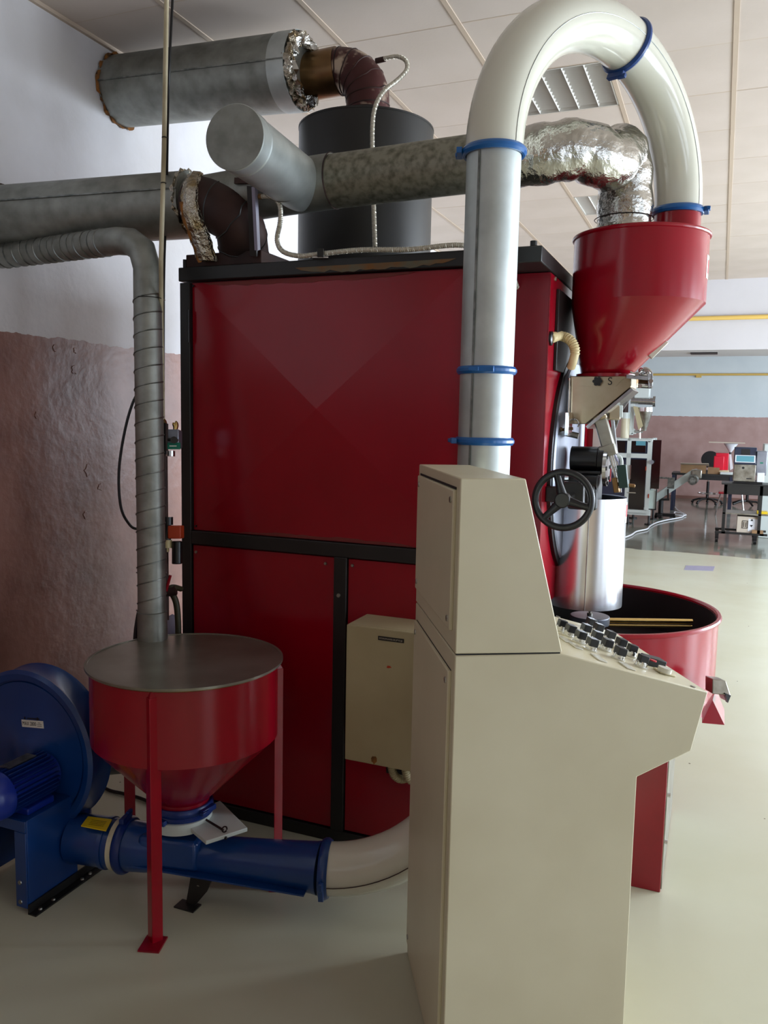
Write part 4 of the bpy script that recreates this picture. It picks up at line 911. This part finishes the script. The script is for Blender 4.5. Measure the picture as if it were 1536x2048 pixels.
for q in ((329, 838, 327, 862), (352, 842, 350, 862), (346, 845, 350, 860)): part('wire_tuft', MB().tube(smooth_path([AT(q[0], q[1], gw), AT((q[0]+q[2])/2+2, (q[1]+q[3])/2, gw), AT(q[2], q[3], gw)]), [.002, .004, .006, .007, .008, .008, .008, .008, .008, .008, .008, .008, .008], n=6), 'gold_rod', gtn)
part('regulator', MB().obox(AT(352, 1064, gw), R_*.026, _f*.03, U_*.026), 'orange', gtn, bev=.004)
part('regulator_cap', MB().cyl(AT(335, 1034, gw), AT(335, 1050, gw), .022, n=16).cyl(AT(337, 1050, gw), AT(332, 1078, gw), .02, n=12), 'black', gtn)
part('filter_bowl', MB().cyl(AT(354, 1082, gw), AT(354, 1128, gw), .02, n=16), 'black', gtn, bev=.004)
part('fitting', MB().cyl(AT(336, 1080, gw), AT(336, 1096, gw), .016, n=14).cyl(AT(334, 1096, gw), AT(334, 1104, gw), .009, n=10), 'hose_cream', gtn)
part('lever', MB().cyl(AT(341, 1150, gw-.03), AT(332, 1182, gw-.03), .006, n=10), 'red', gtn)
part('ball_valve', MB().cyl(AT(328, 1185, gw), AT(352, 1180, gw), .02, n=14), 'rust', gtn)
part('hose_end', MB().tube(smooth_path([AT(336, 1178, gw), AT(346, 1174, gw), AT(362, 1178, gw+.05)]), .011, n=10), 'hose_green', gtn)
solo('green_hose', MB().tube(smooth_path([AT(328, 1188, gw+.02), AT(342, 1186, gw+.02), AT(352, 1205, gw+.02), AT(356, 1240, gw+.02), AT(357, 1290, gw+.02), V(AT(359, 1400, gw+.02))]), .0125, n=12), 'hose_green', 'dark green hose curving down beside the black machine frame', 'hose')
solo('black_hose', MB().tube(smooth_path([AT(283, 1205, gw), AT(275, 1240, gw), AT(270, 1290, gw), AT(268, 1400, gw), V((AT(268, 1500, gw).x, AT(268, 1500, gw).y, .02)), V((-1.9, 2.9, .02))]), .009, n=10), 'black', 'black hose going down just left of the spiral duct foot', 'hose')
bagp = AT(345, 1262, 3.35)
solo('grey_cloth', MB().sphere(bagp, .055, n=12, sc=(.6, .6, 1.3)), 'lilac_plastic', 'crumpled pale grey cloth tucked behind the round red hopper', 'cloth')
solo('floor_cable', MB().tube(smooth_path([V((-2.85, 3.0, .01)), ON(205, 1573, 'Z', .01), ON(250, 1588, 'Z', .01), ON(290, 1600, 'Z', .01), V((-2.0, 2.72, .01)), V((-1.75, 2.74, .01))]), .008, n=8), 'black', 'thin black cable lying on the floor behind the hopper legs', 'cable')

# ------------------------------------------------------------------ packing hall beyond the bulkhead
YP = 14.6
def Q(px, py, y=YP): return ON(px, py, 'Y', y)
def pbox(mb, xa, xb, ya_, yb_, y=YP, d=.03, off=0):
    """box whose front face fills the given span of the front view of a thing standing at depth y"""
    a, b = Q(xa, (ya_+yb_)/2, y), Q(xb, (ya_+yb_)/2, y); t, u = Q((xa+xb)/2, ya_, y), Q((xa+xb)/2, yb_, y)
    return mb.box(a.x, b.x, y+off, y+off+d, u.z, t.z)
pk = thing('packing_machine', 'white framed packing machine with dark glass doors in the far hall', 'packing machine', (Q(1250, 1020).x, YP+.5, 0))
f_ = MB()
for a, b in ((1182, 1188), (1251, 1259), (1292, 1301)):
    pbox(f_, a, b, 877, 1028, d=.05)
for a, b in ((1182, 1188), (1292, 1301)): pbox(f_, a, b, 877, 1028, d=.05, off=1.0)
pbox(f_, 1182, 1301, 877, 881); pbox(f_, 1182, 1301, 906, 915); pbox(f_, 1182, 1301, 1018, 1028)
xa_, xb_ = Q(1182, 900).x, Q(1300, 900).x
zt_ = Q(1250, 877).z; zm_ = Q(1250, 910).z; zb_ = Q(1250, 1027).z
f_.box(xb_-.05, xb_, YP, YP+1.05, zt_-.05, zt_).box(xb_-.05, xb_, YP, YP+1.05, zb_, zb_+.08).box(xa_, xb_, YP, YP+1.05, zt_-.012, zt_).box(xa_, xb_, YP, YP+1.05, zb_, zb_+.03)
part('frame', f_, 'frame_white', pk)
part('back_panel', MB().box(xa_+.02, xb_-.02, YP+1.0, YP+1.02, zb_+.03, zt_-.02), 'screen_dark', pk)
g_ = part('door', pbox(MB(), 1259, 1290, 919, 1019, d=.02, off=.0), 'dark_glass', pk, label='dark tinted glass door')
part('handle', pbox(MB(), 1260, 1262.5, 930, 958, d=.03, off=-.05).add([], []), 'chrome', g_)
part('handle', pbox(MB(), 1258, 1271, 969, 971, d=.03, off=-.05), 'gold_rod', g_)
part('handle', pbox(MB(), 1258, 1272, 984, 986, d=.03, off=-.05), 'chrome', g_)
part('door', pbox(MB(), 1189, 1250, 919, 1019, d=.02), 'screen_dark', pk)
part('upper_window', pbox(MB(), 1260, 1291, 883, 905, d=.02, off=.03), 'dark_glass', pk)
part('upper_window', pbox(MB(), 1226, 1250, 883, 905, d=.02, off=.03), 'dark_glass', pk)
part('control_unit', pbox(MB(), 1272, 1291, 882, 891, d=.02, off=.01), 'screen', pk)
part('hinge', pbox(MB(), 1291, 1293, 933, 941, d=.03, off=-.02), 'orange', pk)
part('hinge', pbox(MB(), 1296, 1298, 988, 996, d=.03, off=-.02), 'orange', pk)
part('lock', MB().cyl(Q(1304, 924)+V((0, -.03, 0)), Q(1304, 924)+V((0, -.09, 0)), .035, n=16), 'plate_grey', pk)
part('open_door', pbox(MB(), 1303, 1320, 880, 978, d=.03, off=.05), 'rust', pk, label='open dark brown door panel').data.materials[0] = M['dark_glass']
part('outfeed_window', pbox(MB(), 1298, 1311, 981, 1018, d=.25, off=.04), 'belt', pk)
o_f = MB(); pbox(o_f, 1297, 1312, 1018, 1020); pbox(o_f, 1311, 1313, 978, 1020); part('outfeed_frame', o_f, 'black', pk)
for px in (1190, 1256, 1298):
    b = Q(px, 1027); part('levelling_foot', MB().cyl((b.x, YP+.05, 0), (b.x, YP+.05, .02), .07, n=16).cyl((b.x, YP+.05, .02), (b.x, YP+.05, zb_+.01), .02, n=10), 'black', pk)
    part('levelling_foot', MB().cyl((b.x, YP+.98, 0), (b.x, YP+.98, .02), .07, n=16).cyl((b.x, YP+.98, .02), (b.x, YP+.98, zb_+.01), .02, n=10), 'black', pk)
# dosing head on its top
YH = YP+.35
dz = thing('dosing_head', 'steel dosing cone with cream column standing on the white packing machine', 'dosing unit', (Q(1260, 877, YH).x, YH, zt_))
def zc_(px, py): return Q(px, py, YH)
base_z = zt_
def vcyl(xa, xb, y0_, y1_, y=YH, r2=None):
    a, b = Q(xa, y0_, y), Q(xb, y0_, y); t, u = Q((xa+xb)/2, y0_, y), Q((xa+xb)/2, y1_, y); r = (b.x-a.x)/2
    return ((a.x+b.x)/2, y, t.z), ((a.x+b.x)/2, y, u.z), r
p_, q_, r_ = vcyl(1243, 1260, 834, 873); part('column', MB().cyl(p_, (q_[0], q_[1], zt_), r_, n=24), 'cream', dz)
p_, q_, r_ = vcyl(1242, 1261, 825, 837); part('column_head', MB().cyl(p_, q_, r_, n=24), 'frame_white', dz)
p_, q_, r_ = vcyl(1245, 1258, 790, 826); part('motor', MB().cyl(p_, q_, r_, n=20), 'rust', dz)
p_, q_, r_ = vcyl(1276, 1306, 822, 862); part('cone', MB().cyl(p_, q_, r_, .03, n=32), 'steel_rough', dz)
p_, q_, r_ = vcyl(1275, 1307, 815, 823); part('cone_rim', MB().cyl(p_, q_, r_, n=32), 'chrome', dz)
part('cover_plate', MB().prism([Q(1266, 812, YH-.1), Q(1276, 814, YH-.1), Q(1286, 852, YH-.1), Q(1277, 860, YH-.1)], (0, .02, 0)), 'beige_box', dz)
part('feed_tube', MB().cyl(Q(1262, 801, YH), Q(1307, 803, YH), .06, n=20).cyl(Q(1306, 803, YH), Q(1311, 803, YH), .09, n=20), 'steel', dz)
part('drive_box', pbox(MB(), 1269, 1299, 768, 796, y=YH-.05, d=.25), 'frame_white', dz, bev=.01)
part('bracket', pbox(MB(), 1261, 1268, 775, 870, y=YH, d=.08), 'frame_white', dz)
part('gusset', MB().prism([Q(1261, 848, YH), Q(1272, 862, YH), Q(1272, 868, YH), Q(1261, 868, YH)], (0, .04, 0)), 'frame_white', dz)
part('spout', MB().cyl(Q(1280, 856, YH), V((Q(1280, 860, YH).x, YH, zt_)), .02, n=12).cyl(Q(1270, 863, YH), Q(1286, 863, YH), .025, n=12), 'chrome', dz)
# conveyor
YV = 15.75
cv = thing('conveyor', 'white inclined belt conveyor rising right from the packing machine', 'conveyor', (Q(1345, 1030, YV).x, YV, 0))
ca, cb = Q(1300, 1004, YV), Q(1388, 946, YV)
part('belt', MB().beam(ca+V((0, .2, .02)), cb+V((0, .2, .02)), .38, .03, up=(0, 0, 1)), 'belt', cv)
part('side_rail', MB().beam(ca, cb, .03, .12, up=(0, 0, 1)), 'frame_white', cv); part('side_rail', MB().beam(ca+V((0, .42, 0)), cb+V((0, .42, 0)), .03, .12, up=(0, 0, 1)), 'frame_white', cv)
part('drive_motor', MB().cyl(Q(1385, 961, YV-.25), Q(1385, 961, YV-.25)+V((.02, .22, .02)), .085, n=20).cyl(Q(1385, 961, YV-.26), Q(1385, 961, YV-.25), .05, n=20), 'galv', cv)
part('gearbox', MB().obox(Q(1393, 948, YV), (.09, 0, 0), (0, .07, 0), (0, 0, .08)), 'steel_rough', cv, bev=.02)
part('end_roller', MB().cyl(cb+V((.02, -.04, .01)), cb+V((.02, .46, .01)), .05, n=16), 'steel', cv)
st_x = Q(1321, 1000, YV).x
part('stand', MB().cyl((st_x, YV+.2, .05), (st_x, YV+.2, ca.lerp(cb, .25).z), .045, n=16).box(st_x-.09, st_x+.26, YV+.14, YV+.26, .03, .09).box(st_x-.04, st_x+.04, YV-.1, YV+.5, .03, .08), 'black', cv)
part('crank', MB().beam(Q(1336, 978, YV-.06), Q(1336, 998, YV-.06), .03, .04, up=(0, 1, 0)).beam(Q(1322, 999, YV-.06), Q(1339, 999, YV-.06), .03, .04), 'black', cv)
part('guide_tray', MB().beam(Q(1315, 955, YV), Q(1345, 957, YV), .03, .03).obox(Q(1342, 966, YV), (.06, 0, 0), (0, .02, 0), (0, 0, .1)), 'galv', cv)
for dx, dy in ((-.08, 0), (.25, 0), (0, -.08), (0, .48)): part('caster', MB().cyl((st_x+dx-.02, YV+.2+dy, .025), (st_x+dx+.02, YV+.2+dy, .025), .025, n=12), 'black', cv)
# table with things on it
YT = 17.9
tz = Q(1430, 947, YT).z
tb_ = thing('work_table', 'long black-legged table standing before the brown far wall', 'table', (Q(1410, 1010, YT).x, YT, 0))
tx0, tx1 = Q(1345, 950, YT).x, Q(1467, 950, YT).x
part('tabletop', MB().box(tx0, tx1, YT-.35, YT+.35, tz-.04, tz), 'black_paint', tb_)
part('apron', MB().box(tx0+.3, tx1-.02, YT-.33, YT-.31, tz-.12, tz-.04), 'black_paint', tb_)
for lx in (tx0+.04, tx1-.04):
    for ly in (YT-.32, YT+.32): part('leg', MB().box(lx-.03, lx+.03, ly-.03, ly+.03, 0, tz-.04), 'screen_dark', tb_)
bxm = MB(); x0_, x1_ = Q(1362, 940, YT).x, Q(1412, 940, YT).x
bxm.box(x0_, x1_, YT-.28, YT+.2, tz+.001, tz+.17)
cb1 = solo('cardboard_box', bxm, 'cardboard', 'flat brown cardboard box with raised flaps on the left of the long table', 'box')
part('flap', MB().beam((x0_, YT-.28, tz+.175), (x1_+.05, YT-.3, tz+.185), .2, .008, up=(0, .3, 1)), 'cardboard_light', cb1)
x2_, x3_ = Q(1416, 940, YT).x, Q(1439, 940, YT).x
solo('cardboard_box', MB().box(x2_, x3_, YT-.25, YT+.1, tz+.001, tz+.13), 'cardboard', 'small open brown cardboard box beside the red grinder on the long table', 'box')
gx0, gx1 = Q(1431, 920, YT).x, Q(1457, 920, YT).x; zg0, zg1 = tz+.08, Q(1444, 906, YT).z
gr = thing('coffee_grinder', 'bright red coffee grinder under a white funnel on the long table', 'grinder', ((gx0+gx1)/2, YT, tz))
part('body', MB().box(gx0, gx1, YT-.1, YT+.2, zg0, zg1).box(gx0-.03, gx0+.16, YT-.16, YT-.1, zg0, zg1-.06), 'grinder_red', gr, bev=.012)
part('base', MB().box(gx0, gx1+.02, YT-.12, YT+.22, tz+.001, zg0), 'cream_dark', gr, bev=.01)
fcx = Q(1456, 895, YT).x+.05
part('funnel', MB().lathe((fcx, YT, 0), (0, 0, 1), [(.02, zg1+.02), (.13, Q(1456, 888, YT).z), (.13, Q(1456, 887, YT).z), (.0005, Q(1456, 887, YT).z)], n=24, close=False), 'funnel_white', gr)
part('neck', MB().cyl((fcx, YT, zg1-.05), (fcx, YT, zg1+.03), .022, n=12), 'black', gr)
part('spout_bag', MB().prism([(fcx-.02, YT-.05, zg1-.02), (fcx+.02, YT-.05, zg1-.02), (fcx+.07, YT-.05, zg0+.04), (fcx+.02, YT-.05, zg0)], (0, .1, 0)), 'funnel_white', gr)
bz = Q(1456, 886, YT).z
solo('cover_board', MB().box(Q(1418, 884, YT).x, Q(1490, 884, YT).x, YT-.25, YT+.25, bz, bz+.015), 'cardboard_light', 'flat pale board lying over the white funnel', 'board')
solo('kitchen_scale', MB().box(gx0+.1, gx1+.12, YT-.34, YT-.14, tz+.001, tz+.05), 'frame_white', 'small pale scale at the table corner in front of the red grinder', 'scale', bev=.01)
# stool
YS = 19.4
sxp = Q(1414, 1000, YS).x
so = thing('drafting_stool', 'black swivel stool with foot ring and star base by the far wall', 'stool', (sxp, YS, 0))
zs_ = tz-.0
for k in range(5):
    a = k*2*math.pi/5+.3; part('base_arm', MB().tube([(sxp, YS, .12), (sxp+.18*math.cos(a), YS+.18*math.sin(a), .11), (sxp+.32*math.cos(a), YS+.32*math.sin(a), .06)], .022, n=8), 'black', so)
    part('caster', MB().sphere((sxp+.32*math.cos(a), YS+.32*math.sin(a), .032), .032, n=10), 'black', so)
part('gas_column', MB().cyl((sxp, YS, .1), (sxp, YS, .5), .03, n=12), 'black', so); part('piston', MB().cyl((sxp, YS, .5), (sxp, YS, .68), .018, n=12), 'chrome', so)
part('foot_ring', MB().tube(arc((sxp, YS, .24), (.2, 0, 0), (0, .2, 0), 0, 6.15, 24), .012, n=8, close=True).beam((sxp-.2, YS, .24), (sxp+.2, YS, .24), .02, .02), 'chrome', so)
part('seat', MB().lathe((sxp, YS, .68), (0, 0, 1), [(.0005, 0), (.2, 0), (.23, .03), (.21, .07), (.0005, .07)], n=28, close=False), 'black', so)
cxx = Q(1420, 922, YS).x
part('back_rest', MB().lathe((cxx, YS+.2, .98), (0, 1, 0), [(.0005, 0), (.19, .0), (.19, .03), (.0005, .03)], n=28, close=False).beam((cxx, YS+.24, .7), (cxx, YS+.24, .95), .03, .02), 'black', so)
# red chair behind the trolley
YR = 17.2; rx = Q(1464, 980, YR).x
rc = thing('red_chair', 'red seated chair with thin chrome legs behind the black trolley', 'chair', (rx, YR, 0))
part('seat', MB().box(rx-.24, rx+.2, YR-.2, YR+.2, .42, .45), 'red', rc, bev=.01)
for dx in (-.2, .18):
    for dy in (-.17, .17): part('leg', MB().cyl((rx+dx, YR+dy, .42), (rx+dx*1.35, YR+dy*1.3, 0), .012, n=8), 'chrome', rc)
YK = 19.3; kx = Q(1494, 1000, YK).x
k2 = thing('office_chair', 'black star-based chair half hidden behind the printer trolley', 'chair', (kx, YK, 0))
for k in range(5):
    a = k*2*math.pi/5; part('base_arm', MB().tube([(kx, YK, .12), (kx+.18*math.cos(a), YK+.18*math.sin(a), .11), (kx+.34*math.cos(a), YK+.34*math.sin(a), .05)], .022, n=8), 'black', k2)
part('column', MB().cyl((kx, YK, .1), (kx, YK, .5), .03, n=12), 'black', k2); part('seat', MB().box(kx-.24, kx+.24, YK-.24, YK+.24, .5, .57), 'black', k2, bev=.03)
# printer trolley
YC0 = 13.0
tr = thing('printer_trolley', 'black two-shelf trolley on casters at the right edge', 'trolley', (Q(1485, 1080, YC0).x, YC0+.3, 0))
x0_, x1_ = Q(1447, 1000, YC0).x, Q(1540, 1000, YC0).x; zt3 = Q(1490, 968, YC0).z
part('top_shelf', MB().box(x0_-.04, x1_, YC0-.02, YC0+.52, zt3-.02, zt3), 'black_paint', tr)
part('skirt', MB().box(x0_, x1_, YC0, YC0+.02, zt3-.16, zt3-.02).box(x0_, x0_+.02, YC0, YC0+.5, zt3-.16, zt3-.02), 'black_paint', tr)
zs3 = Q(1490, 1030, YC0).z
part('middle_shelf', MB().box(x0_, x1_, YC0, YC0+.5, zs3, zs3+.02), 'steel_rough', tr)
zb3 = Q(1490, 1066, YC0).z
for lx in (x0_+.02, x1_-.12):
    for ly in (YC0+.02, YC0+.48): part('leg', MB().box(lx-.02, lx+.02, ly-.02, ly+.02, zb3, zt3-.02), 'black_paint', tr)
part('bottom_rail', MB().box(x0_-.09, x1_, YC0, YC0+.05, zb3-.03, zb3).box(x0_-.09, x1_, YC0+.45, YC0+.5, zb3-.03, zb3).box(x0_, x0_+.05, YC0, YC0+.5, zb3-.03, zb3).box(x1_-.1, x1_-.05, YC0, YC0+.5, zb3-.03, zb3), 'black_paint', tr)
for lx in (x0_-.06, x1_-.16):
    for ly in (YC0+.03, YC0+.47): part('caster', MB().cyl((lx-.02, ly, .04), (lx+.02, ly, .04), .04, n=14).box(lx-.025, lx+.025, ly-.02, ly+.02, .05, zb3-.03), 'black', tr)
bx0, bx1 = Q(1474, 1050, YC0+.06).x, Q(1519, 1050, YC0+.06).x
cb = solo('storage_box', MB().box(bx0, bx1, YC0+.06, YC0+.42, zb3+.001, zs3-.03), 'cardboard_light', 'pale cardboard carton with black arrow marks under the trolley shelf', 'box')
part('white_panel', MB().box((bx0*.5+bx1*.5), bx1-.01, YC0+.058, YC0+.06, zb3+.02, zs3-.06), 'funnel_white', cb)
am = Q(1504, 1040, YC0+.05); an = Q(1503, 1052, YC0+.05)
part('arrow_mark', MB().prism([am+V((-.018, 0, -.014)), am+V((.018, 0, -.014)), am+V((0, 0, .016))], (0, .01, 0)).prism([an+V((-.018, 0, .014)), an+V((.018, 0, .014)), an+V((0, 0, -.016))], (0, .01, 0)), 'ink', cb)
sm_ = Q(1490, 1049, YC0+.05); fm = MB(); 
for dx in (-.035, .035): fm.box(sm_.x+dx-.003, sm_.x+dx+.003, sm_.y, sm_.y+.01, sm_.z-.055, sm_.z+.055)
for dz_ in (-.055, .055): fm.box(sm_.x-.035, sm_.x+.035, sm_.y, sm_.y+.01, sm_.z+dz_-.003, sm_.z+dz_+.003)
for dx in (-.014, .014): fm.box(sm_.x+dx-.003, sm_.x+dx+.003, sm_.y, sm_.y+.01, sm_.z-.04, sm_.z+.04)
part('upright_mark', fm, 'ink', cb)
bb0 = Q(1504, 1060, YC0+.03); solo('brown_pack', MB().box(bb0.x, bb0.x+.15, YC0+.0, YC0+.05, zb3+.001, zb3+.05), 'cardboard', 'small brown pack lying on the lower rail in front of the pale carton', 'box')
yp0 = Q(1514, 1028, YC0+.1); solo('yellow_tray', MB().box(yp0.x, yp0.x+.14, YC0+.1, YC0+.3, zs3+.021, zs3+.05), 'yellow_label', 'orange yellow tray on the middle shelf of the trolley', 'tray')
# ink jet printer
YI = YC0+.05
pr = thing('label_printer', 'grey coding printer with sloped blue control panel standing on the trolley', 'printer', (Q(1490, 968, YI).x, YI+.2, zt3))
ix0, ix1 = Q(1466, 950, YI).x, Q(1511, 950, YI).x; iz0 = zt3+.03; iz1 = Q(1490, 929, YI).z; iz2 = Q(1490, 895, YI).z
part('body', MB().prism([(ix0, YI, iz0), (ix1, YI, iz0), (ix1, YI, iz1), (ix0+.01, YI, iz1)], (0, .38, 0)), 'steel_rough', pr, bev=.008)
part('feet', MB().box(ix0+.02, ix1+.1, YI+.03, YI+.34, zt3+.001, iz0), 'black', pr)
hd = part('panel_head', MB().prism([(ix0, YI, iz1), (ix0, YI+.08, iz2), (ix0, YI+.36, iz2), (ix0, YI+.38, iz1)], (ix1-ix0, 0, 0)), 'screen_dark', pr, bev=.01)
sl_ = (V((0, .08, iz2-iz1))).normalized(); nn = V((0, -sl_.z, sl_.y)); mc_ = V(((ix0+ix1)/2, YI, iz1))
part('display', MB().obox(mc_+sl_*.19+nn*.002, (.06, 0, 0), nn*.002, sl_*.045), 'ink', hd)
part('keypad', MB().obox(mc_+sl_*.085+nn*.002, (.12, 0, 0), nn*.002, sl_*.045), 'screen', hd)
part('key_frame', MB().obox(mc_+sl_*.085+nn*.0005, (.135, 0, 0), nn*.002, sl_*.055), 'funnel_white', hd)
part('round_lock', MB().cyl(((ix0+ix1)/2-.02, YI-.003, iz1-.05), ((ix0+ix1)/2-.02, YI, iz1-.05), .018, n=16), 'ink', pr)
part('brand_plate', MB().box(ix1-.12, ix1-.05, YI-.002, YI, iz0+.04, iz0+.055), 'ink', pr)
part('side_unit', MB().box(ix1+.002, ix1+.14, YI+.02, YI+.4, iz0+.1, iz2-.05), 'plate_grey', pr, bev=.008)
part('side_bottle', MB().box(ix1+.02, ix1+.12, YI+.0, YI+.2, iz0, iz0+.14), 'funnel_white', pr, bev=.01)
part('status_led', MB().box(ix1+.05, ix1+.09, YI+.015, YI+.02, iz1+.02, iz1+.04), 'green_tag', pr)
pa_ = Q(1529, 890, 13.9); part_x = pa_.x
cbn = solo('pale_cabinet', MB().box(part_x, part_x+.5, 13.9, 14.4, 0, Q(1530, 888, 13.9).z), 'frame_white', 'pale machine cabinet cut by the right edge of the view', 'cabinet', bev=.01)
solo('leaning_rod', MB().cyl(V((part_x+.35, 13.85, 2.0)), V((part_x-.02, 14.6, .0)), .012, n=8), 'rust', 'thin reddish rod leaning by the pale cabinet', 'rod')
# cable and floor patch
pts = [(1240, 1078), (1262, 1070), (1273, 1063), (1294, 1058), (1300, 1052), (1314, 1045), (1334, 1040), (1356, 1036), (1366, 1033), (1366, 1028), (1350, 1024), (1352, 1030), (1372, 1030), (1356, 1021), (1350, 1014)]
solo('white_cable', MB().tube(smooth_path([ON(x, y, 'Z', .02) for x, y in pts]), .012, n=8), 'funnel_white', 'white cable snaking over the dark far floor to the conveyor', 'cable')
pm_ = [ON(x, y, 'Z', .001) for x, y in ((1372, 1131), (1430, 1133), (1426, 1142), (1368, 1140))]
solo('floor_patch', MB().prism(pm_, (0, 0, .002)), 'lilac_plastic', 'lilac rectangular patch on the pale floor', 'floor patch')  # thin flat lilac rectangle laid on the floor
